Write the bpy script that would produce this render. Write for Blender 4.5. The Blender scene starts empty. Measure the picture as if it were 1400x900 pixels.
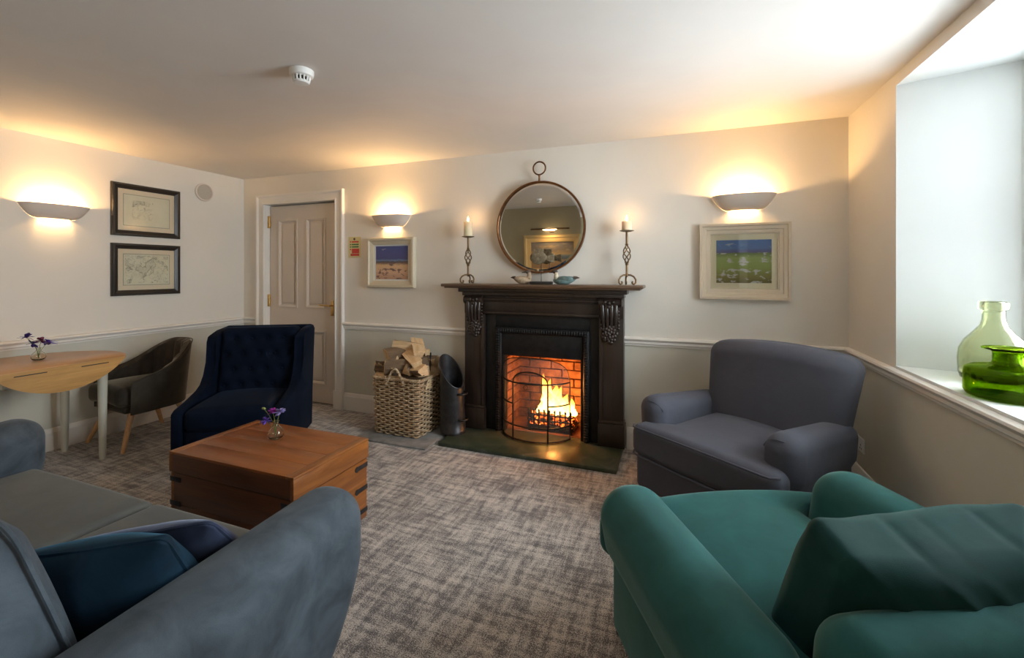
import bpy, bmesh, math, random
from mathutils import Vector, Matrix, noise
random.seed(7)
SC = bpy.context.scene
COL = SC.collection
PI = math.pi
R = math.radians

# ------------------------------------------------------------------ camera
CAM_Z = 1.363
cam_d = bpy.data.cameras.new('camera')
cam = bpy.data.objects.new('camera', cam_d)
COL.objects.link(cam)
cam.location = (0, 0, CAM_Z)
cam.rotation_euler = (R(90), 0, R(20.72))
cam_d.sensor_width = 36
cam_d.lens = 598.5 / 1400 * 36
cam_d.shift_y = -77.9 / 1400
cam_d.clip_start = 0.02
SC.camera = cam

# ------------------------------------------------------------------ world, daylight, exposure
W = bpy.data.worlds.new('world')
SC.world = W
W.use_nodes = True
bg = W.node_tree.nodes['Background']
bg.inputs[0].default_value = (0.87, 0.94, 1.0, 1)
bg.inputs[1].default_value = 14.0
vs = SC.view_settings
vs.view_transform = 'Standard'
vs.look = 'None'
vs.gamma = 1.0
vs.use_curve_mapping = False
vs.exposure = 0.72
LAMP_W = 9.5        # each wall light
WARM = (1.0, 0.60, 0.24)

# room extents
XL, XR, YB, YF, ZC = -4.488, 1.053, 3.48, -2.2, 2.387
WIN = [(1.30, 2.811), (-2.02, -1.00)]     # window openings along the right wall
WZ0, WZ1 = 0.877, 2.325
REV = 0.41                                # reveal depth
SPL = 0.13                                # splay
for (a, b) in WIN:                        # sky portals in the window openings (they emit nothing themselves)
    ld = bpy.data.lights.new('window_portal', 'AREA')
    ld.shape = 'RECTANGLE'
    ld.size = WZ1 - WZ0
    ld.size_y = b - a - 2 * SPL
    ld.cycles.is_portal = True
    lo = bpy.data.objects.new('window_portal', ld)
    COL.objects.link(lo)
    lo.location = (XR + REV + 0.10, (a + b) / 2, (WZ0 + WZ1) / 2)
    lo.rotation_euler = (0, R(90), 0)

# ------------------------------------------------------------------ materials
class G:
    """small node-graph helper"""
    def __init__(s, m):
        m.use_nodes = True
        s.t = m.node_tree
        s.n = s.t.nodes
        s.n.clear()
        s.out = s.n.new('ShaderNodeOutputMaterial')
    def node(s, typ, **kw):
        nd = s.n.new('ShaderNode' + typ)
        for k, v in kw.items():
            if k.startswith('i_'):
                s.set(nd, k[2:], v)
            else:
                setattr(nd, k, v)
        return nd
    def set(s, nd, key, v):
        key = int(key) if isinstance(key, str) and key.isdigit() else key
        inp = nd.inputs[key]
        if isinstance(v, bpy.types.NodeSocket):
            s.t.links.new(v, inp)
        elif isinstance(v, tuple) and inp.type == 'RGBA' and len(v) == 3:
            inp.default_value = (*v, 1)
        else:
            inp.default_value = v
    def coords(s, kind='Object', scale=(1, 1, 1), loc=(0, 0, 0), rot=(0, 0, 0)):
        if kind == 'Position':
            src = s.node('NewGeometry').outputs['Position']
        else:
            src = s.node('TexCoord').outputs[kind]
        mp = s.node('Mapping')
        s.set(mp, 'Vector', src); s.set(mp, 'Scale', scale); s.set(mp, 'Location', loc); s.set(mp, 'Rotation', rot)
        return mp.outputs[0]
    def noise(s, vec, scale=5, detail=3, rough=.55, dist=0):
        nd = s.node('TexNoise')
        s.set(nd, 'Vector', vec); s.set(nd, 'Scale', float(scale)); s.set(nd, 'Detail', float(detail))
        s.set(nd, 'Roughness', rough); s.set(nd, 'Distortion', float(dist))
        return nd.outputs['Fac']
    def ramp(s, fac, stops, mode='LINEAR'):
        nd = s.node('ValToRGB')
        cr = nd.color_ramp
        cr.interpolation = mode
        while len(cr.elements) > len(stops): cr.elements.remove(cr.elements[-1])
        while len(cr.elements) < len(stops): cr.elements.new(0.5)
        for e, (p, c) in zip(cr.elements, stops):
            e.position = p
            e.color = (*c, 1) if isinstance(c, tuple) else (c, c, c, 1)
        s.set(nd, 'Fac', fac)
        return nd.outputs[0]
    def math(s, op, a, b=0.0, c=None):
        nd = s.node('Math', operation=op)
        s.set(nd, 0, a); s.set(nd, 1, b)
        if c is not None: s.set(nd, 2, c)
        return nd.outputs[0]
    def mix(s, fac, a, b, mode='MIX'):
        nd = s.node('MixRGB', blend_type=mode)
        s.set(nd, 0, fac); s.set(nd, 1, a); s.set(nd, 2, b)
        return nd.outputs[0]
    def xyz(s, vec):
        nd = s.node('SeparateXYZ'); s.set(nd, 0, vec)
        return nd.outputs
    def bump(s, h, strength=.3, dist=.01):
        nd = s.node('Bump'); s.set(nd, 'Height', h); s.set(nd, 'Strength', strength); s.set(nd, 'Distance', dist)
        return nd.outputs[0]
    def bsdf(s, col, rough=.5, metal=0, normal=None, **kw):
        nd = s.node('BsdfPrincipled')
        s.set(nd, 'Base Color', col); s.set(nd, 'Roughness', rough); s.set(nd, 'Metallic', float(metal))
        if normal is not None: s.set(nd, 'Normal', normal)
        for k, v in kw.items(): s.set(nd, k.replace('_', ' '), v)
        s.t.links.new(nd.outputs[0], s.out.inputs[0])
        return nd

MT = {}
def M_(name):
    m = bpy.data.materials.new(name); MT[name] = m
    return G(m)

def paint(name, col, rough=.55, amt=.04, sc=3, bump=0):
    g = M_(name)
    v = g.coords('Position')
    n = g.noise(v, sc, 3)
    c = g.ramp(n, [(.3, tuple(x * (1 - amt) for x in col)), (.7, tuple(min(1, x * (1 + amt)) for x in col))])
    nm = g.bump(g.noise(v, 60, 3), bump, .004) if bump else None
    g.bsdf(c, rough, 0, nm)

def metal(name, col, rough=.35, m=1.0, sc=25):
    g = M_(name)
    n = g.noise(g.coords('Object'), sc, 4)
    c = g.ramp(n, [(.3, tuple(x * .7 for x in col)), (.7, tuple(min(1, x * 1.2) for x in col))])
    r = g.math('MULTIPLY_ADD', n, .3, rough - .15)
    g.bsdf(c, r, m, g.bump(n, .1, .003))

def fabric(name, col, rough=.9, sheen=.0, tint=(1, 1, 1), mott=.25, mscale=7, weave=500, stretch=(1, 1, 1), wb=.15, spec=.25):
    g = M_(name)
    v = g.coords('Object')
    vs_ = g.coords('Object', stretch)
    n = g.noise(vs_, mscale, 4, .6, .6)
    f = g.noise(v, weave, 2)
    c = g.ramp(n, [(.28, tuple(x * (1 - mott) for x in col)), (.72, tuple(min(1, x * (1 + mott)) for x in col))])
    c = g.mix(.25, c, g.ramp(f, [(.3, (.55, .55, .55)), (.7, (1, 1, 1))]), 'MULTIPLY')
    g.bsdf(c, rough, 0, g.bump(g.math('ADD', g.math('MULTIPLY', f, .3), g.math('MULTIPLY', g.noise(v, 14, 2), 1.0)), wb, .01),
           Sheen_Weight=sheen, Sheen_Tint=tint, Sheen_Roughness=.35, Specular_IOR_Level=spec)

def wood(name, c1, c2, rough=.45, axis=0, sc=1.0, coat=0.0):
    g = M_(name)
    st = [9 * sc, 9 * sc, 9 * sc]; st[axis] = .9 * sc
    v = g.coords('Object', tuple(st))
    n = g.noise(v, 2.2, 6, .62, 1.3)
    st2 = [90 * sc] * 3; st2[axis] = 3 * sc
    n2 = g.noise(g.coords('Object', tuple(st2)), 1.5, 3)
    c = g.ramp(n, [(.25, c1), (.5, tuple((a + b) / 2 for a, b in zip(c1, c2))), (.75, c2)])
    c = g.mix(.35, c, g.ramp(n2, [(.3, (.5, .5, .5)), (.65, (1, 1, 1))]), 'MULTIPLY')
    g.bsdf(c, g.math('MULTIPLY_ADD', n, .2, rough - .1), 0, g.bump(n2, .12, .003), Coat_Weight=coat, Coat_Roughness=.25)

def glassy(name, col, rough=0.0, ior=1.45):
    g = M_(name)
    gl = g.node('BsdfGlass'); g.set(gl, 'Color', col); g.set(gl, 'Roughness', rough); g.set(gl, 'IOR', ior)
    g.t.links.new(gl.outputs[0], g.out.inputs[0])

def pane(name, refl=.9):
    g = M_(name)
    tr = g.node('BsdfTransparent'); g.set(tr, 'Color', (.97, .98, .97))
    gs = g.node('BsdfGlossy'); g.set(gs, 'Roughness', .02)
    fr = g.node('Fresnel'); g.set(fr, 'IOR', 1.45)
    mx = g.node('MixShader')
    g.set(mx, 0, g.math('MULTIPLY', fr.outputs[0], refl))
    g.t.links.new(tr.outputs[0], mx.inputs[1]); g.t.links.new(gs.outputs[0], mx.inputs[2])
    g.t.links.new(mx.outputs[0], g.out.inputs[0])

def emit(name, col, st):
    g = M_(name)
    e = g.node('Emission'); g.set(e, 'Color', col); g.set(e, 'Strength', float(st))
    g.t.links.new(e.outputs[0], g.out.inputs[0])

# two-tone wall paint: warm white over a greyer stone colour, changing at the dado rail
g = M_('wall_paint')
p = g.coords('Position')
n = g.noise(p, 2.5, 3)
up = g.ramp(n, [(.3, (.735, .695, .635)), (.7, (.765, .725, .66))])
lo_ = g.ramp(n, [(.3, (.60, .575, .50)), (.7, (.635, .61, .53))])
z = g.xyz(p)[2]
c = g.mix(g.math('GREATER_THAN', z, .83), lo_, up)
g.bsdf(c, .62, 0, g.bump(g.noise(p, 70, 3), .06, .004))
paint('olive_paint', (.40, .345, .225), .65)
paint('ceiling_paint', (.745, .715, .69), .75, .02)
paint('reveal_white', (.70, .72, .71), .55, .015)
paint('trim_paint', (.80, .765, .72), .38, .02)
paint('door_paint', (.64, .565, .49), .38, .03)
paint('window_white', (.80, .80, .77), .35, .02)
paint('plastic_white', (.82, .82, .80), .35, .02)
paint('plaster', (.70, .62, .56), .7, .03)
paint('grille', (.50, .45, .38), .5, .03)

g = M_('carpet')
p = g.coords('Position')
na = g.noise(g.coords('Position', (5.5, 34, 1), rot=(0, 0, R(14))), 1.0, 5, .62, .35)
nb = g.noise(g.coords('Position', (34, 5.5, 1), rot=(0, 0, R(14))), 1.0, 5, .62, .35)
nl = g.noise(p, 3.5, 4, .6, .5)
sp = g.noise(p, 210, 2, .7)
mixn = g.math('ADD', g.math('MULTIPLY', g.math('ADD', na, nb), .41), g.math('MULTIPLY', nl, .18))
f = g.math('ADD', mixn, g.math('MULTIPLY', g.math('SUBTRACT', sp, .5), .75))
c = g.ramp(f, [(.41, (.11, .10, .105)), (.475, (.235, .217, .213)), (.53, (.46, .425, .395)), (.62, (.65, .60, .555))])
g.bsdf(c, .95, 0, g.bump(sp, .5, .006), Sheen_Weight=.15)

wood('surround_wood', (.014, .009, .007), (.042, .024, .017), .38, 2, 1, .3)
wood('mantel_wood', (.085, .048, .028), (.17, .098, .058), .4, 0, 1, .3)
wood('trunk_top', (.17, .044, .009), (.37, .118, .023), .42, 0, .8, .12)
wood('trunk_lit', (.15, .042, .009), (.42, .150, .032), .4, 1, .8, .15)  # brighter copy of the chest wood, light on the ends put into the colour
wood('trunk_shaded', (.075, .022, .006), (.17, .052, .012), .45, 0, .8, .08)  # same wood darkened, the front's shade is painted into the colour
wood('oak', (.45, .21, .065), (.60, .31, .11), .35, 1, .7, .3)
wood('oak_leaf', (.42, .22, .065), (.62, .36, .12), .35, 1, .7, .3)
wood('beech', (.52, .29, .13), (.66, .40, .20), .45, 2, 1)
wood('dark_leg', (.02, .012, .008), (.05, .03, .02), .4, 2, 1)
wood('cut_wood', (.56, .34, .16), (.84, .64, .40), .8, 0, 1.3)
wood('bark', (.10, .065, .04), (.26, .17, .10), .95, 0, 1.6)
paint('sage_paint', (.56, .55, .47), .45, .03)
metal('cast_iron', (.022, .022, .024), .45, .6)
metal('iron_bar', (.035, .032, .03), .5, .8)
metal('strap_iron', (.05, .05, .055), .5, .7)
metal('scuttle_metal', (.045, .046, .05), .42, .7)
metal('brass', (.62, .40, .15), .3)
metal('bronze', (.20, .10, .05), .38)
metal('candle_iron', (.20, .13, .07), .5, .85)
g = M_('hearth_slate')
v = g.coords('Position')
n = g.noise(v, 5, 6, .65, 1.0)
c = g.ramp(n, [(.3, (.020, .034, .020)), (.5, (.045, .062, .038)), (.62, (.085, .090, .065)), (.75, (.13, .125, .10))])
g.bsdf(c, g.math('MULTIPLY_ADD', n, .3, .18), 0, g.bump(n, .12, .006))
paint('slate_mat', (.22, .215, .21), .8, .25, 14, .2)
g = M_('brick')
v = g.coords('Object')
n = g.noise(g.coords('Position'), 14, 4)
g.bsdf(g.ramp(n, [(.25, (.07, .028, .016)), (.5, (.22, .085, .045)), (.75, (.36, .17, .09))]), .9, 0, g.bump(n, .4, .01))
paint('soot', (.02, .018, .016), .95, .3)
paint('mortar', (.26, .12, .065), .95, .2, 20)

fabric('navy_velvet', (.0022, .0058, .0165), .85, .05, (.2, .38, .75), .35, 6, 600, spec=.10)
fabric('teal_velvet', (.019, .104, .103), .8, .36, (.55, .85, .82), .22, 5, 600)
fabric('teal_shaded', (.008, .054, .052), .8, .12, (.45, .75, .72), .25, 5, 600)  # chair velvet darkened, shade on the loose cushion put into the colour
fabric('sofa_velvet', (.073, .092, .113), .82, .26, (.58, .67, .77), .42, 8, 500)
fabric('sofa_seat', (.125, .128, .122), .85, .25, (.8, .8, .75), .12, 5, 500)
fabric('grey_linen', (.086, .090, .116), .92, .12, (.7, .75, .9), .08, 5, 300, wb=.2)
fabric('navy_linen', (.030, .042, .085), .9, .50, (.65, .75, 1.0), .2, 8, 400)
fabric('petrol_velvet', (.004, .022, .044), .8, .40, (.10, .38, .60), .4, 7, 600)
fabric('tub_velvet', (.038, .030, .021), .75, .50, (.80, .66, .48), .4, 7, 600)
g = M_('wicker')
n = g.noise(g.coords('Object'), 45, 3)
n2 = g.noise(g.coords('Object', (1, 1, 9)), 7, 3)
c = g.ramp(n, [(.25, (.24, .14, .07)), (.5, (.48, .34, .20)), (.75, (.70, .56, .40))])
g.bsdf(g.mix(.3, c, g.ramp(n2, [(.3, (.5, .5, .5)), (.7, (1, 1, 1))]), 'MULTIPLY'), .75)
glassy('clear_glass', (.97, .97, .94))
glassy('green_glass_pale', (.88, .895, .78))
glassy('green_glass_deep', (.52, .64, .13))
pane('pane', .9)
pane('picture_glass', .8)
g = M_('mirror')
g.bsdf((.80, .79, .75), .015, 1)
paint('wax', (.80, .70, .48), .5, .02)
MT['wax'].node_tree.nodes['Principled BSDF'].inputs['Subsurface Weight'].default_value = .3
emit('candle_flame', (1.0, .62, .22), 25)
emit('bulb', (1.0, .74, .40), 30)
paint('paper_mount', (.80, .64, .48), .8, .02)
paint('cream_mount', (.90, .77, .57), .8, .02)
paint('cream_frame', (.60, .54, .41), .45, .02, 20)
paint('sand_frame', (.60, .51, .39), .45, .02, 20)
paint('black_frame', (.022, .017, .014), .35, .2)
g = M_('gilt_frame'); g.bsdf((.62, .46, .22), .5, .0)
paint('notice_paper', (.62, .55, .28), .5, .04)
paint('notice_red', (.50, .035, .025), .5, .1, 60)
paint('notice_green', (.05, .17, .04), .5, .1, 60)
paint('bird_tan', (.36, .26, .17), .7, .25, 40)
paint('bird_teal', (.14, .22, .22), .6, .35, 35)
paint('bird_cream', (.55, .48, .36), .7, .15, 40)
paint('bird_dark', (.07, .05, .04), .6, .3, 40)
g = M_('patina')
n = g.noise(g.coords('Object'), 40, 4)
g.bsdf(g.ramp(n, [(.3, (.10, .075, .05)), (.5, (.22, .17, .10)), (.7, (.30, .27, .20)), (.8, (.30, .10, .05))]), .7, .2, g.bump(n, .5, .01))
paint('black_base', (.018, .016, .015), .45, .2)
paint('petal_violet', (.10, .045, .36), .7, .3, 60)
paint('petal_magenta', (.32, .02, .30), .7, .3, 60)
paint('petal_lilac', (.25, .22, .52), .7, .3, 60)
paint('petal_indigo', (.035, .015, .13), .7, .3, 60)
paint('petal_wine', (.14, .012, .05), .7, .3, 60)
paint('stem_green', (.16, .24, .05), .6, .2, 60)
paint('bud_green', (.38, .45, .12), .6, .2, 60)
g = M_('ember')
n = g.noise(g.coords('Position'), 30, 4)
nd = g.bsdf((.03, .02, .018), .9)
g.set(nd, 'Emission Color', g.ramp(n, [(.52, (0, 0, 0)), (.66, (1, .12, .01)), (.8, (1, .5, .1))]))
nd.inputs['Emission Strength'].default_value = 5
# flame: burns white-yellow low down, orange at the tips and edges
g = M_('flame')
v = g.coords('Generated')
zz = g.xyz(v)[2]
nz = g.noise(g.coords('Object', (1, 1, .45)), 26, 4, .6, .7)
colr = g.ramp(g.math('ADD', zz, g.math('MULTIPLY', g.math('SUBTRACT', nz, .5), .7)), [(.0, (1, .30, .03)), (.15, (1, .62, .14)), (.5, (1, .55, .10)), (.85, (1, .26, .02))])
e = g.node('Emission'); g.set(e, 'Color', colr); g.set(e, 'Strength', 7.5)
tr = g.node('BsdfTransparent')
mx = g.node('MixShader')
al = g.math('MULTIPLY', g.ramp(nz, [(.30, .25), (.55, 1.0)]), g.ramp(zz, [(.0, .75), (.15, .95), (.7, .8), (1., .15)]))
g.set(mx, 0, al)
g.t.links.new(tr.outputs[0], mx.inputs[1]); g.t.links.new(e.outputs[0], mx.inputs[2]); g.t.links.new(mx.outputs[0], g.out.inputs[0])
# fine spark-guard wire mesh
g = M_('wire_mesh')
tr = g.node('BsdfTransparent')
df = g.node('BsdfDiffuse'); g.set(df, 'Color', (.20, .17, .15))
mx = g.node('MixShader'); mx.inputs[0].default_value = .34
g.t.links.new(tr.outputs[0], mx.inputs[1]); g.t.links.new(df.outputs[0], mx.inputs[2]); g.t.links.new(mx.outputs[0], g.out.inputs[0])

def picture_mat(name, kind):
    g = M_(name)
    v = g.coords('Generated')
    o = g.xyz(v)
    x, y = o[0], o[2]
    n = g.noise(g.coords('Generated', (6, 1, 14)), 1.0, 5, .6, .5)
    nb = g.noise(g.coords('Generated', (5, 1, 9), (3, 0, 1)), 1.0, 4, .55)
    yy = g.math('ADD', y, g.math('MULTIPLY', g.math('SUBTRACT', n, .5), .10))
    if kind == 'field':
        c = g.ramp(yy, [(.0, (.16, .11, .02)), (.15, (.27, .23, .05)), (.35, (.32, .36, .09)), (.58, (.36, .42, .13)), (.69, (.16, .22, .07)),
                        (.71, (.14, .12, .27)), (.76, (.13, .14, .33)), (.80, (.12, .20, .45)), (1., (.10, .19, .44))])
        rk = g.ramp(nb, [(.545, (0, 0, 0)), (.60, (1, 1, 1))])
        msk = g.math('MULTIPLY', rk, g.math('LESS_THAN', y, .70))
        c = g.mix(msk, c, (.62, .57, .54))
        cl = g.ramp(n, [(.60, (0, 0, 0)), (.70, (1, 1, 1))])
        c = g.mix(g.math('MULTIPLY', cl, g.math('GREATER_THAN', y, .74)), c, (.45, .46, .55))
    elif kind == 'shore':
        c = g.ramp(yy, [(.0, (.44, .26, .18)), (.2, (.58, .37, .25)), (.42, (.62, .42, .24)), (.48, (.20, .13, .10)), (.53, (.10, .09, .10)),
                        (.56, (.16, .23, .38)), (.62, (.07, .08, .22)), (.75, (.075, .085, .25)), (1., (.06, .085, .27))])
        rk = g.ramp(nb, [(.54, (0, 0, 0)), (.60, (1, 1, 1))])
        c = g.mix(g.math('MULTIPLY', rk, g.math('LESS_THAN', y, .5)), c, (.17, .10, .09))
        cl = g.ramp(n, [(.64, (0, 0, 0)), (.72, (1, 1, 1))])
        c = g.mix(g.math('MULTIPLY', cl, g.math('GREATER_THAN', y, .68)), c, (.40, .40, .50))
    else:
        c = g.ramp(yy, [(.0, (.34, .22, .12)), (.30, (.40, .28, .16)), (.38, (.10, .14, .18)), (.48, (.16, .22, .28)), (.54, (.45, .33, .16)),
                        (.7, (.22, .19, .17)), (1., (.16, .16, .17))])
        cl = g.ramp(nb, [(.5, (0, 0, 0)), (.68, (1, 1, 1))])
        c = g.mix(g.math('MULTIPLY', g.math('MULTIPLY', cl, g.math('GREATER_THAN', y, .55)), .6), c, (.55, .42, .22))
    g.bsdf(c, .6)
picture_mat('painting_field', 'field')
picture_mat('painting_shore', 'shore')
picture_mat('painting_sea', 'sea')

def map_mat(name, seed, blot):
    g = M_(name)
    v = g.coords('Generated', (1, 1.0, .72), (seed, 0, 0))
    o = g.xyz(g.coords('Generated'))
    n = g.noise(v, 3.2, 5, .6, .6)
    line = g.ramp(g.math('ABSOLUTE', g.math('SUBTRACT', n, .55)), [(.0, (1, 1, 1)), (.018, (0, 0, 0))])
    n2 = g.noise(v, 7.5, 4, .6, .4)
    line2 = g.ramp(g.math('ABSOLUTE', g.math('SUBTRACT', n2, .52)), [(.0, (1, 1, 1)), (.022, (0, 0, 0))])
    # keep the drawing within the sheet
    dx = g.math('ABSOLUTE', g.math('SUBTRACT', o[1], blot[0])); dy = g.math('ABSOLUTE', g.math('SUBTRACT', o[2], blot[1]))
    msk = g.math('MULTIPLY', g.math('LESS_THAN', dx, blot[2]), g.math('LESS_THAN', dy, blot[3]))
    k = g.math('MULTIPLY', g.math('MAXIMUM', line, g.math('MULTIPLY', line2, .6)), msk)
    base = g.ramp(g.noise(v, 3, 3), [(.3, (.72, .63, .47)), (.7, (.78, .69, .53))])
    land = g.math('MULTIPLY', g.ramp(n, [(.52, (0, 0, 0)), (.58, (1, 1, 1))]), msk)
    base = g.mix(g.math('MULTIPLY', land, .22), base, (.30, .25, .16))
    bd = g.math('MAXIMUM', g.math('GREATER_THAN', g.math('ABSOLUTE', g.math('SUBTRACT', o[1], .5)), .485), g.math('GREATER_THAN', g.math('ABSOLUTE', g.math('SUBTRACT', o[2], .5)), .478))
    c = g.mix(g.math('MULTIPLY', g.math('MAXIMUM', k, g.math('MULTIPLY', bd, .7)), .75), base, (.10, .08, .05))
    g.bsdf(c, .7)
map_mat('map_island', 1.7, (.60, .52, .22, .30))
map_mat('map_coast', 4.3, (.5, .5, .46, .44))

# ------------------------------------------------------------------ mesh helpers
def obj(name, bm, mat, parent=None, loc=None, rot=None, smooth=None, sharp=40):
    me = bpy.data.meshes.new(name)
    bmesh.ops.recalc_face_normals(bm, faces=bm.faces[:])
    bm.to_mesh(me); bm.free()
    for m in (mat if isinstance(mat, (list, tuple)) else [mat]):
        me.materials.append(MT[m])
    if smooth is None: smooth = True
    if smooth:
        me.polygons.foreach_set('use_smooth', [True] * len(me.polygons))
        if sharp and sharp < 180: me.set_sharp_from_angle(angle=R(sharp))
    o = bpy.data.objects.new(name, me)
    COL.objects.link(o)
    if loc is not None: o.location = loc
    if rot is not None: o.rotation_euler = rot
    if parent is not None: o.parent = parent
    return o

def tag(o, label, cat, group=None, kind=None):
    if label: o['label'] = label
    if cat: o['category'] = cat
    if group: o['group'] = group
    if kind: o['kind'] = kind
    return o

def thing(name, label, cat, loc=(0, 0, 0), rz=0, group=None):
    o = bpy.data.objects.new(name, None)
    COL.objects.link(o)
    o.empty_display_size = .05
    o.location = loc; o.rotation_euler = (0, 0, rz)
    return tag(o, label, cat, group)

def struct(o):
    o['kind'] = 'structure'
    return o

def B():
    return bmesh.new()

def box(bm, x0, x1, y0, y1, z0, z1, bev=0, seg=2, mi=0):
    r = bmesh.ops.create_cube(bm, size=1)
    vs_ = r['verts']
    for v in vs_:
        v.co = Vector((x0 if v.co.x < 0 else x1, y0 if v.co.y < 0 else y1, z0 if v.co.z < 0 else z1))
    fs = set(f for v in vs_ for f in v.link_faces)
    for f in fs: f.material_index = mi
    if bev:
        es = list(set(e for v in vs_ for e in v.link_edges))
        bmesh.ops.bevel(bm, geom=es, offset=bev, segments=seg, profile=.5, affect='EDGES')
    return bm

def bx(x0, x1, y0, y1, z0, z1, bev=0, seg=2):
    return box(B(), x0, x1, y0, y1, z0, z1, bev, seg)

def ring_faces(bm, rings, closed=True, cap0=False, cap1=False, loop=False, mi=0):
    vr = [[bm.verts.new(p) for p in r] for r in rings]
    n = len(vr[0])
    m = len(vr)
    for i in range(m if loop else m - 1):
        a, b = vr[i], vr[(i + 1) % m]
        for j in range(n if closed else n - 1):
            k = (j + 1) % n
            try:
                f = bm.faces.new((a[j], a[k], b[k], b[j])); f.material_index = mi
            except ValueError: pass
    if cap0: bm.faces.new(vr[0][::-1]).material_index = mi
    if cap1: bm.faces.new(vr[-1]).material_index = mi
    return vr

def lathe(bm, prof, n=24, c=(0, 0, 0), cap0=False, cap1=False, mi=0):
    rings = []
    for (r, z) in prof:
        rings.append([(c[0] + r * math.cos(2 * PI * k / n), c[1] + r * math.sin(2 * PI * k / n), c[2] + z) for k in range(n)])
    ring_faces(bm, rings, True, cap0, cap1, mi=mi)
    return bm

def tube(bm, pts, r, n=8, loop=False, cap=True, mi=0):
    pts = [Vector(p) for p in pts]
    m = len(pts)
    rad = r if isinstance(r, (list, tuple)) else [r] * m
    rings = []
    up = None
    for i, p in enumerate(pts):
        if loop: t = pts[(i + 1) % m] - pts[i - 1]
        elif i == 0: t = pts[1] - p
        elif i == m - 1: t = p - pts[-2]
        else: t = pts[i + 1] - pts[i - 1]
        t.normalize()
        if up is None:
            up = Vector((0, 0, 1)) if abs(t.z) < .9 else Vector((1, 0, 0))
        s = t.cross(up)
        if s.length < 1e-5: s = t.orthogonal()
        s.normalize()
        up = s.cross(t).normalized()
        rings.append([p + rad[i] * (s * math.cos(2 * PI * k / n) + up * math.sin(2 * PI * k / n)) for k in range(n)])
    ring_faces(bm, rings, True, cap and not loop, cap and not loop, loop, mi)
    return bm

def axis_pts(h, r, inner, arc):
    r = min(r, h * .999)
    e = [h - r + r * math.tan(PI / 4 * k / arc) for k in range(1, arc + 1)]
    core = [-(h - r) + 2 * (h - r) * k / inner for k in range(inner + 1)]
    return [-x for x in e[::-1]] + core + e

def soft(bm, sx, sy, sz, r, inner=(4, 4, 4), arc=4, deform=None, c=(0, 0, 0), mi=0):
    """rounded box of full size sx,sy,sz, corner radius r, each vertex passed through deform"""
    h = (sx / 2, sy / 2, sz / 2)
    A = [axis_pts(h[i], r, inner[i], arc) for i in range(3)]
    cache = {}
    def vert(p):
        key = tuple(round(x, 6) for x in p)
        if key in cache: return cache[key]
        q = Vector(p)
        inn = Vector([max(-(h[i] - r), min(h[i] - r, q[i])) for i in range(3)])
        d = q - inn
        if d.length > 1e-9: q = inn + d.normalized() * r
        if deform: q = Vector(deform(q))
        v = bm.verts.new(q + Vector(c))
        cache[key] = v
        return v
    for ax in range(3):
        u, w = (ax + 1) % 3, (ax + 2) % 3
        for s in (-1, 1):
            for i in range(len(A[u]) - 1):
                for j in range(len(A[w]) - 1):
                    q = []
                    for (a, b) in ((i, j), (i + 1, j), (i + 1, j + 1), (i, j + 1)):
                        p = [0, 0, 0]
                        p[ax] = s * h[ax]; p[u] = A[u][a]; p[w] = A[w][b]
                        q.append(vert(p))
                    if len(set(q)) == 4:
                        try:
                            f = bm.faces.new(q if s > 0 else q[::-1]); f.material_index = mi
                        except ValueError: pass
    return bm

def puff(h, cz=0, cy=0, cx=0, nz=0.0, nsc=3.0, seed=0):
    """crown a rounded box: bulge its faces, add slight unevenness"""
    def f(q):
        u = [max(-1, min(1, q[i] / h[i])) for i in range(3)]
        x, y, zz = q
        wx, wy, wz = 1 - u[0] ** 2, 1 - u[1] ** 2, 1 - u[2] ** 2
        zz += cz * u[2] * wx * wy
        y += cy * u[1] * wx * wz
        x += cx * u[0] * wy * wz
        if nz:
            nv = noise.noise_vector(Vector((x * nsc + seed, y * nsc, zz * nsc)))
            x += nz * nv[0]; y += nz * nv[1]; zz += nz * nv[2]
        return (x, y, zz)
    return f

def plane_holes(bm, axis, val, u0, u1, v0, v1, holes, mi=0):
    """rectangle on plane axis=val with rectangular holes; u = other horizontal axis, v = z"""
    us = sorted(set([u0, u1] + [h[0] for h in holes] + [h[1] for h in holes]))
    vs_ = sorted(set([v0, v1] + [h[2] for h in holes] + [h[3] for h in holes]))
    def P(u, v): return (u, val, v) if axis == 'y' else (val, u, v)
    for i in range(len(us) - 1):
        for j in range(len(vs_) - 1):
            cu, cv = (us[i] + us[i + 1]) / 2, (vs_[j] + vs_[j + 1]) / 2
            if any(h[0] < cu < h[1] and h[2] < cv < h[3] for h in holes): continue
            f = bm.faces.new([bm.verts.new(P(*q)) for q in ((us[i], vs_[j]), (us[i + 1], vs_[j]), (us[i + 1], vs_[j + 1]), (us[i], vs_[j + 1]))])
            f.material_index = mi
    bmesh.ops.remove_doubles(bm, verts=bm.verts[:], dist=1e-5)

def quad(bm, pts, mi=0):
    f = bm.faces.new([bm.verts.new(p) for p in pts]); f.material_index = mi
    return f

def obj_raw(name, bm, mats, parent=None):
    """no normal recalculation, flat shaded (open shells)"""
    me = bpy.data.meshes.new(name); bm.to_mesh(me); bm.free()
    for m in mats: me.materials.append(MT[m])
    o = bpy.data.objects.new(name, me); COL.objects.link(o)
    if parent: o.parent = parent
    return o

# ------------------------------------------------------------------ room shell
TH = .5
o = struct(obj('floor', bx(XL - .3, XR + .6, YF - .3, YB + .75, -.1, 0), 'carpet', smooth=False))
struct(obj('ceiling', bx(XL - .3, XR + .6, YF - .3, YB + .75, ZC, ZC + .1), 'ceiling_paint', smooth=False))
struct(obj('wall_left', bx(XL - .2, XL, YF - .3, YB + .2, 0, ZC), 'wall_paint', smooth=False))
struct(obj('wall_front', bx(XL - .2, XR + .5, YF - .2, YF, 0, ZC), 'olive_paint', smooth=False))
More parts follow.
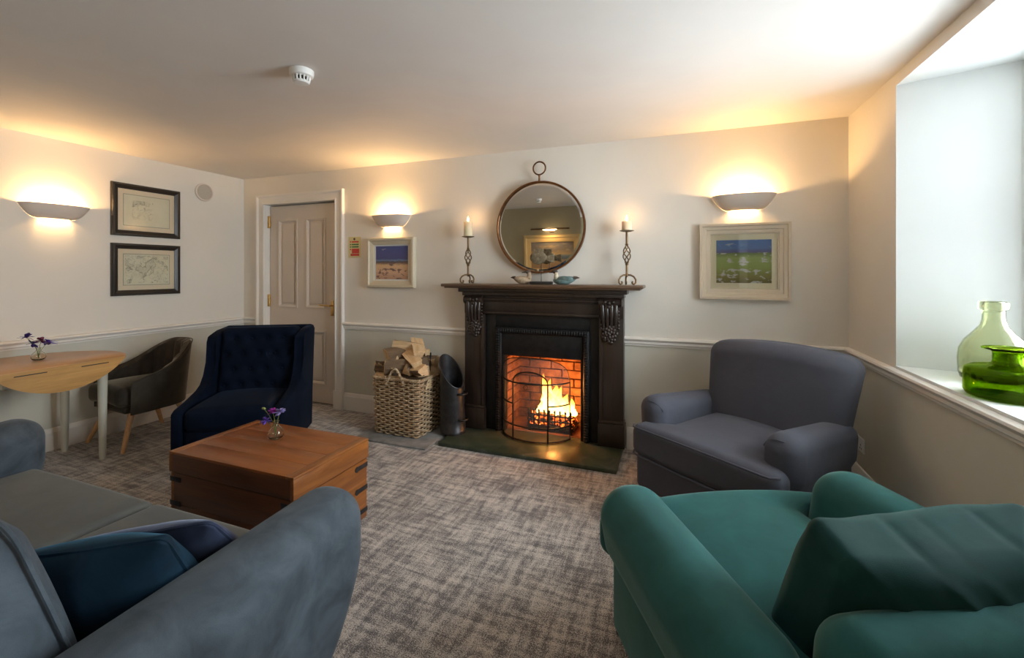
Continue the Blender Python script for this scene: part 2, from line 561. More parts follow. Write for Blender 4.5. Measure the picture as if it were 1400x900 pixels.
# back wall: door opening and fireplace recess
DX0, DX1, DZ = -4.165, -3.200, 2.085          # door opening
FX0, FX1, FZ = -1.385, -0.690, 0.70           # firebox opening in masonry
bm = B()
plane_holes(bm, 'y', YB, XL, XR, 0, ZC, [(DX0, DX1, 0, DZ), (FX0, FX1, 0, FZ)])
plane_holes(bm, 'y', YB + .55, XL, XR, 0, ZC, [])
for (a, b, zt, dep) in ((DX0, DX1, DZ, .12),):
    quad(bm, [(a, YB, 0), (a, YB + dep, 0), (a, YB + dep, zt), (a, YB, zt)], 1)
    quad(bm, [(b, YB, 0), (b, YB, zt), (b, YB + dep, zt), (b, YB + dep, 0)], 1)
    quad(bm, [(a, YB, zt), (a, YB + dep, zt), (b, YB + dep, zt), (b, YB, zt)], 1)
    quad(bm, [(a, YB + dep, 0), (b, YB + dep, 0), (b, YB + dep, zt), (a, YB + dep, zt)], 1)
struct(obj_raw('wall_back', bm, ['wall_paint', 'trim_paint']))
# right wall with splayed window reveals
bm = B()
plane_holes(bm, 'x', XR, YF, YB + .2, 0, ZC, [(a, b, WZ0, WZ1) for a, b in WIN])
plane_holes(bm, 'x', XR + REV + .12, YF - .2, YB + .5, 0, ZC, [(a + SPL, b - SPL, WZ0, WZ1) for a, b in WIN])
for a, b in WIN:
    a2, b2, xr = a + SPL, b - SPL, XR + REV
    quad(bm, [(XR, b, WZ0), (xr, b2, WZ0), (xr, b2, WZ1), (XR, b, WZ1)], 1)
    quad(bm, [(XR, a, WZ0), (XR, a, WZ1), (xr, a2, WZ1), (xr, a2, WZ0)], 1)
    quad(bm, [(XR, a, WZ1), (XR, b, WZ1), (xr, b2, WZ1), (xr, a2, WZ1)], 1)
    quad(bm, [(XR, a, WZ0), (xr, a2, WZ0), (xr, b2, WZ0), (XR, b, WZ0)], 1)
    for (q0, q1, q2, q3) in (((a2, WZ0), (a2, WZ1), 0, 0), ((b2, WZ0), (b2, WZ1), 0, 0), ((a2, WZ1), (b2, WZ1), 0, 0), ((a2, WZ0), (b2, WZ0), 0, 0)):
        quad(bm, [(xr, *q0), (xr, *q1), (xr + .12, *q1), (xr + .12, *q0)], 1)
struct(obj_raw('wall_right', bm, ['wall_paint', 'reveal_white']))
# sills
for i, (a, b) in enumerate(WIN):
    bm = B()
    vs_ = [(XR - .004, a + .003), (XR + REV - .002, a + SPL + .002), (XR + REV - .002, b - SPL - .002), (XR - .004, b - .003)]
    ring_faces(bm, [[(x, y, WZ0 - .012) for x, y in vs_], [(x, y, WZ0 + .004) for x, y in vs_]], True, True, True)
    struct(obj('trim_%d' % (10 + i), bm, 'reveal_white', smooth=False))
# windows: frame, glazing bars, panes
for i, (a, b) in enumerate(WIN):
    a2, b2 = a + SPL, b - SPL
    x0, x1 = XR + REV + .015, XR + REV + .075
    w = struct(obj('window_%d' % (i + 1), (lambda bm: [box(bm, x0, x1, a2 + .001, a2 + .055, WZ0 + .001, WZ1 - .001, .004), box(bm, x0, x1, b2 - .055, b2 - .001, WZ0 + .001, WZ1 - .001, .004),
               box(bm, x0, x1, a2 + .055, b2 - .055, WZ0 + .001, WZ0 + .07, .004), box(bm, x0, x1, a2 + .055, b2 - .055, WZ1 - .055, WZ1 - .001, .004)] and bm)(B()), 'window_white', smooth=False))
    zm = (WZ0 + WZ1) / 2
    obj('meeting_rail', bx(x0 + .005, x1 - .005, a2 + .055, b2 - .055, zm - .02, zm + .02, .003), 'window_white', w, smooth=False)
    ym = (a2 + b2) / 2
    for (za, zb) in ((WZ0 + .07, zm - .02), (zm + .02, WZ1 - .055)):
        obj('glazing_bar', bx(x0 + .01, x1 - .01, ym - .011, ym + .011, za, zb, .003), 'window_white', w, smooth=False)
        for (ya, yb) in ((a2 + .055, ym - .011), (ym + .011, b2 - .055)):
            obj('pane', bx(x0 + .026, x0 + .031, ya, yb, za, zb), 'pane', w, smooth=False)

# mouldings: profile (offset from wall, height) swept along a wall
def moulding(name, prof, path, mat='trim_paint'):
    """path: list of (x,y,nx,ny) with n the unit offset direction at that point (mitre-scaled)"""
    bm = B()
    rings = [[(x + nx * d, y + ny * d, zz) for d, zz in prof] for x, y, nx, ny in path]
    ring_faces(bm, rings, True, True, True)
    return struct(obj(name, bm, mat, sharp=25))
DADO = [(0, .800), (.010, .800), (.012, .812), (.020, .818), (.020, .834), (.028, .842), (.034, .852), (.030, .862), (.016, .868), (0, .868)]
BASE = [(0, 0), (.020, 0), (.020, .135), (.016, .142), (.014, .155), (.008, .165), (.0, .168)]
e = .001
ARW = .105
moulding('trim_1', DADO, [(XL + e, YF, 1, 0), (XL + e, YB - e, 1, -1), (DX0 - ARW, YB - e, 0, -1)])
moulding('trim_2', DADO, [(DX1 + ARW, YB - e, 0, -1), (-1.715, YB - e, 0, -1)])
moulding('trim_3', DADO, [(-.385, YB - e, 0, -1), (XR - e, YB - e, -1, -1), (XR - e, YF, -1, 0)])
moulding('baseboard_left', BASE, [(XL + e, YF, 1, 0), (XL + e, YB - e, 1, -1), (DX0 - ARW, YB - e, 0, -1)])
moulding('baseboard_back', BASE, [(DX1 + ARW, YB - e, 0, -1), (-1.76, YB - e, 0, -1)])
moulding('baseboard_right', BASE, [(-.365, YB - e, 0, -1), (XR - e, YB - e, -1, -1), (XR - e, YF, -1, 0)])
# door casing
ARCH = [(0, 0), (.024, 0), (.026, .012), (.020, .018), (.020, .070), (.026, .078), (.034, .088), (.034, .103), (0, .105)]   # (off wall, across)
bm = B()
def arch_ring(pts):
    return pts
rings = []
for (cx, cz, sx, sz) in ((DX0, .0, -1, 0), (DX0, DZ, -1, 1), (DX1, DZ, 1, 1), (DX1, 0., 1, 0)):
    rings.append([(cx + sx * a, YB - e - d, cz + sz * a) for d, a in ARCH])
ring_faces(bm, rings, True, True, True)
struct(obj('trim_4', bm, 'trim_paint', sharp=25))
for i, (x0, x1) in enumerate(((DX0 - ARW - .004, DX0), (DX1, DX1 + ARW + .004))):
    struct(obj('trim_%d' % (5 + i), bx(x0, x1, YB - .045, YB - .0355, 0, .19, .004), 'trim_paint', smooth=False))
# door: slab built of stiles and rails with recessed panels
DY = YB + .055
door = B()
dx0, dx1, dz0, dz1 = DX0 + .006, DX1 - .006, .012, DZ - .012
PN = [(-4.035, -3.765, .985, 1.925), (-3.645, -3.385, .985, 1.925), (-4.035, -3.765, .20, .755), (-3.645, -3.385, .20, .755)]
plane_holes(door, 'y', DY, dx0, dx1, dz0, dz1, PN)
for (a, b, c_, d) in PN:
    i_ = .012
    for q in ([(a, c_), (b, c_), (b, c_)], ):
        pass
    P0 = [(a, c_), (b, c_), (b, d), (a, d)]
    for k in range(4):
        (xa, za), (xb, zb) = P0[k], P0[(k + 1) % 4]
        quad(door, [(xa, DY, za), (xb, DY, zb), (xb, DY + i_, zb), (xa, DY + i_, za)])
    quad(door, [(x, DY + i_, zz) for x, zz in P0])
for (xa, za, xb, zb) in ((dx0, dz0, dx1, dz0), (dx1, dz0, dx1, dz1), (dx1, dz1, dx0, dz1), (dx0, dz1, dx0, dz0)):
    quad(door, [(xa, DY, za), (xb, DY, zb), (xb, DY + .04, zb), (xa, DY + .04, za)])
quad(door, [(dx0, DY + .04, dz0), (dx1, DY + .04, dz0), (dx1, DY + .04, dz1), (dx0, DY + .04, dz1)])
door_o = struct(obj('door_1', door, 'door_paint', smooth=False))
for (a, b, c_, d) in PN:
    bm = B()
    rings = []
    prof = [(0, .000), (.0, -.008), (.010, -.010), (.020, -.004), (.028, .004), (.03, .0115)]   # inward, off door face
    for (cx, cz, sx, sz) in ((a, c_, 1, 1), (b, c_, -1, 1), (b, d, -1, -1), (a, d, 1, -1)):
        rings.append([(cx + sx * q, DY + o_, cz + sz * q) for q, o_ in prof])
    ring_faces(bm, rings, False, loop=True)
    obj('panel_moulding', bm, 'door_paint', door_o, sharp=25)
    obj('panel', bx(a + .05, b - .05, DY + .004, DY + .0118, c_ + .05, d - .05, .003), 'door_paint', door_o, smooth=False)
h = obj('handle_plate', bx(-3.318, -3.278, DY - .006, DY - .0005, .915, 1.07, .002), 'brass', door_o)
bm = B(); tube(bm, [(-3.298, DY - .006, 1.02), (-3.298, DY - .05, 1.02)], .009, 10)
tube(bm, [(-3.290, DY - .05, 1.02), (-3.32, DY - .052, 1.021), (-3.36, DY - .053, 1.026), (-3.40, DY - .05, 1.024), (-3.43, DY - .046, 1.03)], [.009, .010, .008, .008, .006], 10)
obj('lever', bm, 'brass', h)
for zc_ in (1.905, 1.055, .22):
    bm = B(); box(bm, DX0 + .001, DX0 + .012, DY - .03, DY - .001, zc_ - .065, zc_ + .065, .001)
    tube(bm, [(DX0 + .010, DY - .012, zc_ - .066), (DX0 + .010, DY - .012, zc_ + .066)], .008, 10)
    obj('hinge', bm, 'brass', door_o)

# ------------------------------------------------------------------ ceiling and wall fittings
def detector(x, y, label):
    t = thing('smoke_detector', label, 'smoke detector', (x, y, ZC), 0)
    bm = B(); lathe(bm, [(.0, -.001), (.058, -.001), (.058, -.010), (.055, -.030), (.050, -.034), (.0, -.034)], 28)
    obj('base', bm, 'plastic_white', t)
    bm = B(); lathe(bm, [(.028, -.030), (.028, -.055), (.0, -.055)], 20)
    obj('sensor_core', bm, 'black_base', t)
    for k in range(14):
        a = 2 * PI * k / 14
        bm = B(); tube(bm, [(.040 * math.cos(a), .040 * math.sin(a), -.033), (.036 * math.cos(a), .036 * math.sin(a), -.058)], .0042, 6)
        obj('rib', bm, 'plastic_white', t)
    bm = B(); lathe(bm, [(.0, -.055), (.037, -.055), (.039, -.060), (.034, -.067), (.0, -.070)], 24)
    obj('cap', bm, 'plastic_white', t)
detector(-1.785, 1.70, 'white smoke detector on the ceiling between the sofa and the fireplace')
detector(-2.26, -.45, 'white smoke detector on the ceiling that shows in the round mirror')

def sconce(name_lbl, pos, rz):
    """plaster half-bowl uplighter; local +y points into the room, wall at y=0"""
    t = thing('wall_light', name_lbl, 'wall light', pos, rz, 'plaster wall lights')
    Wt, Dt, Hh = .205, .135, .105
    def ringp(s, off):
        # s = 0 bottom, 1 top
        a = (.098 + (Wt - .098) * (s ** .50)) - off
        b = (.055 + (Dt - .055) * (s ** .50)) - off
        zz = -Hh + Hh * s + (0.012 * 0)
        N = 26
        pts = []
        for k in range(N + 1):
            an = PI * k / N
            ca, sa = math.cos(an), max(0., math.sin(an))
            pts.append((a * (abs(ca) ** .9) * (1 if ca > 0 else -1), .002 + b * (sa ** .85), zz))
        return pts
    ss = [0, .06, .15, .3, .45, .6, .75, .9, 1]
    bm = B()
    rings = [ringp(s, 0) for s in ss] + [ringp(s, .009) for s in ss[::-1]]
    ring_faces(bm, rings, False, loop=True)
    obj('bowl', bm, 'plaster', t, sharp=50)
    obj('back_plate', bx(-.085, .085, .001, .006, -.09, -.02, .001), 'plaster', t)
    bm = B(); tube(bm, [(-.058, .055, -.045), (.058, .055, -.045)], .006, 8)
    obj('bulb', bm, 'bulb', t)
    for dx in (-.045, .045):
        ld = bpy.data.lights.new('bulb_light', 'POINT')
        ld.energy = LAMP_W / 2; ld.color = WARM; ld.shadow_soft_size = .012
        lo = bpy.data.objects.new('bulb_light', ld); COL.objects.link(lo)
        lo.parent = t; lo.location = (dx, .055, -.030)
    return t
sconce('half bowl plaster wall light above the painting of a sandy shore', (-2.525, YB - .001, 1.893), PI)
sconce('half bowl plaster wall light above the painting of a green field', (.435, YB - .001, 1.903), PI)
sconce('half bowl plaster wall light beside the black framed maps', (XL + .001, 1.905, 1.875), -PI / 2)

t = thing('wall_vent', 'round beige grille high on the wall near the corner', 'vent', (XL, 3.042, 2.17), 0)
bm = B(); tube(bm, [(.010, .083 * math.cos(2 * PI * k / 40), .083 * math.sin(2 * PI * k / 40)) for k in range(40)], .009, 8, loop=True)
obj('rim', bm, 'plaster', t)
bm = B(); lathe(bm, [(.0, .006), (.076, .006), (.076, .001), (.0, .001)], 36)
obj('grille_disc', bm, 'grille', t, rot=(0, R(90), 0))
for k in range(-5, 6):
    hh = math.sqrt(max(0, .074 ** 2 - (k * .0125) ** 2))
    obj('slat', bx(.0062, .011, -hh, hh, k * .0125 - .003, k * .0125 + .003), 'grille', t, smooth=False)

t = thing('power_socket', 'white wall socket low on the wall behind the grey armchair', 'socket', (XR, 3.275, .31), 0)
obj('faceplate', bx(-.010, -.001, -.073, .073, -.043, .043, .003), 'plastic_white', t)
for s in (-1, 1):
    obj('rocker_switch', bx(-.013, -.0101, s * .045 - .008, s * .045 + .008, .012, .030, .001), 'plastic_white', t)
    bm = B()
    for (yy, zz) in ((0, 0), (-.011, -.02), (.011, -.02)): box(bm, -.0112, -.0101, s * .03 + yy - .003, s * .03 + yy + .003, zz - .004, zz + .004)
    obj('pin_holes', bm, 'black_base', t, smooth=False)

t = thing('fire_notice', 'small fire notice with red and green bars beside the door', 'sign', (-2.970, YB, 1.607), 0)
obj('board', bx(-.072, .072, -.005, -.001, -.102, .102, .001), 'notice_paper', t, smooth=False)
for (z0, z1, m) in ((.045, .060, 'notice_red'), (.020, .034, 'notice_green'), (-.004, .010, 'notice_green'), (-.060, -.014, 'notice_red'), (-.086, -.064, 'notice_red')):
    obj('text_bar', bx(-.030 if z1 > -.062 else -.046, .052 if z1 > -.01 else .058, -.0065, -.0051, z0, z1), m, t, smooth=False)
    obj('pictogram', bx(-.052, -.038, -.0065, -.0051, z1 - .014, z1), m, t, smooth=False) if z1 > -.062 else None
bm = B(); lathe(bm, [(0, .0015), (.012, .0015), (.012, 0), (0, 0)], 16)
obj('emblem', bm, 'bird_dark', t, loc=(0, -.0051, .080), rot=(R(90), 0, 0))

def framed(label, cat, w, h, fw, depth, mount, fmat, mmat, art, loc, rz, glass=True, step=0, art_size=None, group=None):
    """picture hanging on a wall: local y=0 is the wall, -y into the room, z up, x right"""
    t = thing('framed_picture', label, cat, loc, rz, group)
    prof = [(0, 0), (0, -depth * .7), (fw * .12, -depth), (fw * .38, -depth), (fw * .48, -depth * .78), (fw * .86, -depth * .52), (fw, -depth * .45), (fw, 0)] if not step else \
           [(0, 0), (0, -depth), (fw * .22, -depth), (fw * .26, -depth * .8), (fw * .55, -depth * .72), (fw * .60, -depth * .55), (fw * .88, -depth * .50), (fw * .90, -depth * .38), (fw, -depth * .38), (fw, 0)]
    bm = B(); rings = []
    for (sx, sz) in ((-1, -1), (1, -1), (1, 1), (-1, 1)):
        rings.append([(sx * (w / 2 - q), -.001 + o_, sz * (h / 2 - q)) for q, o_ in prof])
    ring_faces(bm, rings, True, loop=True)
    obj('frame', bm, fmat, t, sharp=20)
    obj('mount', bx(-w / 2 + fw * .9, w / 2 - fw * .9, -.009, -.001, -h / 2 + fw * .9, h / 2 - fw * .9), mmat, t, smooth=False)
    aw, ah = art_size or (w / 2 - fw - mount, h / 2 - fw - mount)
    a = obj('artwork', bx(-aw, aw, -.0105, -.0092, -ah, ah), art, t, smooth=False)
    if glass:
        obj('glass_pane', bx(-w / 2 + fw, w / 2 - fw, -.0145, -.0125, -h / 2 + fw, h / 2 - fw), 'picture_glass', t, smooth=False)
    return t
framed('cream framed painting of a sandy shore under a blue sky', 'painting', .532, .474, .066, .045, .03, 'cream_frame', 'reveal_white', 'painting_shore', (-2.529, YB, 1.452), 0, False, 0, (.180, .157))
framed('beige framed painting of a green field with pale rocks', 'painting', .570, .535, .075, .045, .058, 'sand_frame', 'cream_mount', 'painting_field', (.435, YB, 1.438), 0, True, 1, (.174, .1525))
# maps hang on the left wall, their local x runs along world +y: rotate by +90
def framed_left(label, y, zc_, art):
    t = framed(label, 'framed map', .545, .455, .048, .030, .055, 'black_frame', 'paper_mount', art, (XL, y, zc_), R(90), True, 0, (.186, .139))
    for o_ in list(t.children):
        if o_.name.startswith('artwork'):
            # the map shader reads y,z of the generated box; rotate the mesh so that y is its long side
            me = o_.data
            for v in me.vertices: v.co = Vector((v.co.y, -v.co.x, v.co.z))
            o_.rotation_euler = (0, 0, R(90))
    return t
framed_left('black framed map of an island, hung above another framed map', 2.532, 1.906, 'map_island')
framed_left('black framed coastal map hung below the map of an island', 2.532, 1.385, 'map_coast')
# large painting with a picture light on the wall opposite the fireplace, seen in the mirror
framed('large gilt framed seascape lit by a picture light, seen in the round mirror', 'painting', 1.26, .88, .15, .05, .01, 'gilt_frame', 'gilt_frame', 'painting_sea', (-2.51, YF, 1.36), PI, False)
t = thing('picture_light', 'slim brass picture light over the large gilt framed seascape', 'picture light', (-2.51, YF, 1.90), PI)
bm = B(); tube(bm, [(-.42, -.17, .02), (.42, -.17, .02)], .016, 10); obj('lamp_tube', bm, 'bronze', t)
bm = B(); tube(bm, [(0, -.17, .02), (0, -.12, .015), (0, -.03, -.02), (0, -.003, -.03)], .008, 8); obj('arm', bm, 'bronze', t)
obj('wall_plate', bx(-.05, .05, -.012, -.001, -.06, .0, .002), 'bronze', t)
obj('lamp_strip', bx(-.15, .15, -.178, -.162, .0, .0045), 'bulb', t)
ld = bpy.data.lights.new('strip_light', 'AREA'); ld.shape = 'RECTANGLE'; ld.size = .22; ld.size_y = .012; ld.energy = 6; ld.color = WARM
lo = bpy.data.objects.new('strip_light', ld); COL.objects.link(lo); lo.parent = t; lo.location = (0, -.17, -.004); lo.rotation_euler = (R(-38), 0, 0)

# ------------------------------------------------------------------ fireplace
FC = -1.05          # centre line
t = thing('fireplace', 'dark carved wooden fireplace surround with black cast iron insert', 'fireplace', (FC, YB - .002, 0))
LW0, LW1 = .485, .668          # leg inner / outer half-widths
def fp(name, bm, mat, par=None, sharp=35): return obj(name, bm, mat, par or t, sharp=sharp)
fp('mantel_shelf', (lambda bm: [soft(bm, 1.645, .235, .024, .008, (2, 2, 1), 2, None, (0, -.1185, 1.2535)), box(bm, -.80, .80, -.215, -.001, 1.229, 1.243, .004)] and bm)(B()), 'mantel_wood')
# frieze: stepped moulding under the shelf
bm = B()
box(bm, -.70, .70, -.150, -.001, 1.195, 1.2288, .003)
box(bm, -.675, .675, -.125, -.001, 1.165, 1.195, .003)
fp('cornice', bm, 'surround_wood')
bm = B(); box(bm, -LW1, LW1, -.092, -.001, 1.010, 1.165, .003)
tube(bm, [(-LW0, -.097, 1.135), (LW0, -.097, 1.135)], .014, 10)
tube(bm, [(-LW0, -.094, 1.118), (LW0, -.094, 1.118)], .007, 8)
box(bm, -LW0, LW0, -.1, -.092, 1.012, 1.03, .003)
fp('frieze', bm, 'surround_wood')
for s in (-1, 1):
    bm = B()
    a, b = (LW0, LW1) if s > 0 else (-LW1, -LW0)
    box(bm, a, b, -.088, -.001, .031, 1.0095, .003)
    q0, q1 = (a, a + .028) if s > 0 else (b - .028, b)
    box(bm, q0, q1, -.098, -.088, .031, 1.0095, .004)
    leg = fp('pilaster', bm, 'surround_wood')
    bm = B(); box(bm, a - .008, b + .008, -.108, -.0005, .0305, .205, .004); box(bm, a - .004, b + .004, -.102, -.0005, .205, .228, .006)
    obj('plinth', bm, 'surround_wood', leg, sharp=35)
    # carved corbel: scrolled head, three fluted ribs, leaf drop
    cx = (a + b) / 2 + (-.010 if s > 0 else .010)
    bm = B()
    tube(bm, [(cx - .078, -.105, 1.128), (cx + .078, -.105, 1.128)], .036, 14)
    for dx in (-.052, -.018, .018, .052):
        tube(bm, [(cx + dx, -.125, 1.115), (cx + dx * .95, -.132, 1.07), (cx + dx * .9, -.120, 1.01), (cx + dx * .85, -.108, .95), (cx + dx * .9, -.102, .915)], [.014, .019, .017, .013, .010], 8)
    for k in range(26):
        an = k * 2.4; rr = .012 * math.sqrt(k)
        px, pz = cx + rr * math.cos(an) * .95, .888 + rr * math.sin(an) * 1.1
        soft(bm, .03, .03, .034, .0145, (1, 1, 1), 2, None, (px, -.104 - .012 * (1 - k / 26), pz))
    for k in range(7):
        for sd in (-1, 1):
            soft(bm, .02, .02, .02, .0095, (1, 1, 1), 2, None, (cx + sd * .066, -.108, 1.09 - k * .026))
    for k in range(5):
        soft(bm, .024, .022, .024, .0105, (1, 1, 1), 2, None, (cx + (k - 2) * .014, -.104, .845 - abs(k - 2) * -.012 - .01))
    for (dx, dz_) in ((0, 1.128), (-.03, 1.135), (.03, 1.135), (0, 1.10)):
        soft(bm, .03, .03, .03, .0145, (1, 1, 1), 2, None, (cx + dx, -.137, dz_))
    obj('corbel', bm, 'surround_wood', leg, sharp=60)
    # knob-like turned end of the corbel scroll
    bm = B(); tube(bm, [(cx + s * .078, -.105, 1.128), (cx + s * .092, -.105, 1.128), (cx + s * .10, -.105, 1.128)], [.030, .034, .018], 14)
    obj('corbel_boss', bm, 'surround_wood', leg)
# black slips (slate plates) around the insert
bm = B()
OX = .32          # opening half-width; offset of centre
OC = .013
OZ = .668
bm.free()
for q in ((-LW0 + .0005, -.392, .031, 1.0095), (.410, LW0 - .0005, .031, 1.0095), (-.392, .410, .905, 1.0095)):
    fp('slip_panel', bx(q[0], q[1], -.060, -.002, q[2], q[3], .002), 'cast_iron')
# raised ornamental border of the cast insert
bm = B()
prof = [(0, -.062), (.006, -.080), (.022, -.088), (.040, -.083), (.055, -.068), (.06, -.060)]
rings = []
for (cx, cz, sx, sz) in ((-.392, .031, 1, 0), (-.392, .905, 1, -1), (.410, .905, -1, -1), (.410, .031, -1, 0)):
    rings.append([(cx + sx * q, y_, cz + sz * q) for q, y_ in prof])
ring_faces(bm, rings, False)
border = fp('insert_border', bm, 'cast_iron')
bm = B()
for k in range(40):      # beaded leaf enrichment on the border
    zz = .05 + k * .0208
    for cx in (-.392 + .028, .410 - .028): soft(bm, .030, .014, .016, .0066, (1, 1, 1), 2, None, (cx, -.088, zz))
for k in range(36):
    soft(bm, .016, .014, .030, .0066, (1, 1, 1), 2, None, (-.355 + k * .0208, -.088, .905 - .028))
bo = obj('border_beading', bm, 'cast_iron', border, sharp=60); bo['kind'] = 'stuff'
fp('insert_jamb', bx(-.332, -.306, -.064, -.002, .031, OZ, .002), 'cast_iron')
fp('insert_jamb', bx(.336, .350, -.064, -.002, .031, OZ, .002), 'cast_iron')
fp('insert_plate', bx(-.332, .350, -.066, -.002, OZ, .850, .003), 'cast_iron')
# firebox lining: bricks on back and sides
FD = .33
bm = B()
quad(bm, [(-.36, FD + .06, .0), (.38, FD + .06, .0), (.38, FD + .06, .95), (-.36, FD + .06, .95)])
quad(bm, [(-.36, -.01, .0), (-.36, FD + .06, .0), (-.36, FD + .06, .95), (-.36, -.01, .95)])
quad(bm, [(.38, -.01, .0), (.38, FD + .06, .0), (.38, FD + .06, .95), (.38, -.01, .95)])
quad(bm, [(-.36, -.01, .95), (.38, -.01, .95), (.38, FD + .06, .95), (-.36, FD + .06, .95)])
quad(bm, [(-.36, -.01, .030), (.38, -.01, .030), (.38, FD + .06, .030), (-.36, FD + .06, .030)])
fb = obj_raw('firebox', bm, ['mortar'], t)
brick = bpy.data.meshes.new('brick')
bm = B(); box(bm, -.098, .098, -.02, .02, -.034, .034, .004, 1); bm.to_mesh(brick); bm.free(); brick.materials.append(MT['brick'])
for r_ in range(12):
    zz = .07 + r_ * .076
    for k in range(4):
        off = .10 if r_ % 2 else 0
        x = -.33 + off + k * .208
        if x > .40: continue
        bo = bpy.data.objects.new('brick', brick); COL.objects.link(bo); bo.parent = fb
        x0 = max(-.35, x - .098); x1 = min(.37, x + .098)
        bo.location = ((x0 + x1) / 2, FD + .040 + random.uniform(-.004, .004), zz); bo.scale = ((x1 - x0) / .196, 1, 1)
    for s, xx in ((-1, -.34), (1, .36)):
        for k in range(2):
            yy = .09 + k * .2 + (.03 if r_ % 2 else -.03)
            bo = bpy.data.objects.new('brick', brick); COL.objects.link(bo); bo.parent = fb
            bo.location = (xx + random.uniform(-.003, .003), yy, zz); bo.rotation_euler = (0, 0, R(90))

bm = B()
HX0, HX1 = -1.755, -.385
box(bm, HX0, HX1, 3.0, YB - .003, 0, .030, .006, 2)
tag(obj('hearth_slab', bm, 'hearth_slate'), 'green slate hearth slab in front of the fireplace', 'hearth')

# grate, coals, flames
t = thing('fire_grate', 'black iron fire grate with upright bars inside the fireplace', 'grate', (FC + .06, YB + .13, .030))
for zz in (.055, .10, .145):
    bm = B(); tube(bm, [(-.20, -.09, zz), (-.19, -.12, zz), (.19, -.12, zz), (.20, -.09, zz)], .007, 8); obj('rail', bm, 'iron_bar', t)
for k in range(9):
    x = -.18 + k * .045
    bm = B(); tube(bm, [(x, -.122, .03), (x, -.122, .165), (x, -.122, .18), (x, -.122, .195)], [.006, .006, .010, .003], 8); obj('upright', bm, 'iron_bar', t)
obj('tray', bx(-.20, .20, -.10, .13, .028, .04, .003), 'iron_bar', t)
for (x, y) in ((-.18, -.1), (.18, -.1), (-.18, .11), (.18, .11)):
    bm = B(); tube(bm, [(x, y, .0005), (x, y, .03)], .010, 8); obj('foot', bm, 'iron_bar', t)
coal_meshes = []
for i in range(4):
    bm = B(); bmesh.ops.create_icosphere(bm, subdivisions=2, radius=.034)
    for v in bm.verts: v.co *= 1 + .35 * noise.noise(v.co * 40 + Vector((i * 9, 0, 0)))
    me = bpy.data.meshes.new('coal'); bm.to_mesh(me); bm.free(); me.materials.append(MT['ember']); coal_meshes.append(me)
for k in range(26):
    o_ = bpy.data.objects.new('coal', coal_meshes[k % 4]); COL.objects.link(o_)
    lay = k // 14
    o_.location = (FC + .06 - .165 + (k % 7) * .055 + random.uniform(-.008, .008), YB + .085 + ((k // 7) % 2) * .075 + random.uniform(-.01, .01), .098 + lay * .046)
    o_.rotation_euler = (random.random() * 6, random.random() * 6, random.random() * 6)
    tag(o_, 'glowing coal in the fire grate', 'coal', 'coals in the fire grate')
t = thing('fire_flames', 'bright yellow flames rising from the fire grate', 'fire', (FC + .06, YB + .12, .15))
FL = [(-.062, .00, .345, .044), (-.035, .02, .30, .046), (.005, .02, .26, .050), (-.09, .03, .22, .036), (.075, -.01, .215, .044), (.105, .02, .185, .040), (.145, .0, .155, .036), (-.02, -.03, .23, .040), (.170, .02, .115, .026), (.04, .05, .24, .040), (-.105, -.01, .12, .030), (.05, -.03, .17, .034), (.125, -.02, .125, .030)]
for i, (x, y, hh, rr) in enumerate(FL):
    bm = B(); rings = []
    ns = 18
    for k in range(ns + 1):
        s = k / ns
        rad = rr * (math.sin(PI * min(1, s * 1.25 + .22)) if s < .45 else (1 - ((s - .45) / .55) ** 1.2) * .98) + .001
        sway = .022 * math.sin(s * 5 + i * 1.7) * s
        tw = i + s * 1.5
        rings.append([(x + sway + rad * math.cos(2 * PI * j / 16) * (1 + .22 * math.sin(3 * (2 * PI * j / 16) + tw)), y + sway * .4 + rad * .6 * math.sin(2 * PI * j / 16), hh * s) for j in range(16)])
    ring_faces(bm, rings, True, True, True)
    obj('flame', bm, 'flame', t, sharp=180)
ld = bpy.data.lights.new('fire_light', 'POINT'); ld.energy = 9; ld.color = (1, .36, .08); ld.shadow_soft_size = .05
lo = bpy.data.objects.new('fire_light', ld); COL.objects.link(lo); lo.parent = t; lo.location = (.03, -.10, .22)

# spark guard: bowed mesh panels in an iron frame
t = thing('fire_guard', 'black iron fire guard of fine wire mesh with arched top', 'fire guard', (FC, 0, .0305))
def gp(u, zz):
    """u in -1..1 across the guard"""
    x = -.035 + .285 * math.sin(u * 1.25) / math.sin(1.25)
    y = 3.415 - .175 * (math.cos(u * 1.25) - math.cos(1.25)) / (1 - math.cos(1.25))
    return (x, y, zz)
def gtop(u): return .455 + .205 * math.sqrt(max(0, 1 - abs(u) ** 2.3))
bm = B(); us = [-1 + 2 * k / 28 for k in range(29)]
rings = [[gp(u, .01 + (gtop(u) - .01) * s / 6) for u in us] for s in range(7)]
ring_faces(bm, rings, False)
obj('wire_mesh', bm, 'wire_mesh', t, sharp=180)
bm = B(); tube(bm, [gp(u, gtop(u)) for u in us], .0035, 6); obj('top_rim', bm, 'iron_bar', t)
for zz in (.008, .455):
    bm = B(); tube(bm, [gp(u, zz) for u in us], .0065, 8); obj('frame_rail', bm, 'iron_bar', t)
bm = B(); tube(bm, [gp(u, .115) for u in us], .006, 8); obj('frame_rail', bm, 'iron_bar', t)
UC = .40
for s in (-1, 1):
    bm = B(); tube(bm, [gp(s, .0), gp(s, .455)], .0045, 6); obj('end_post', bm, 'iron_bar', t)
    bm = B(); tube(bm, [gp(s * UC, .0), gp(s * UC, .455)], .007, 8); obj('door_post', bm, 'iron_bar', t)
    bm = B(); tube(bm, [gp(s * (UC + (1 - UC) * k / 6), .285) for k in range(7)], .006, 8); obj('side_rail', bm, 'iron_bar', t)
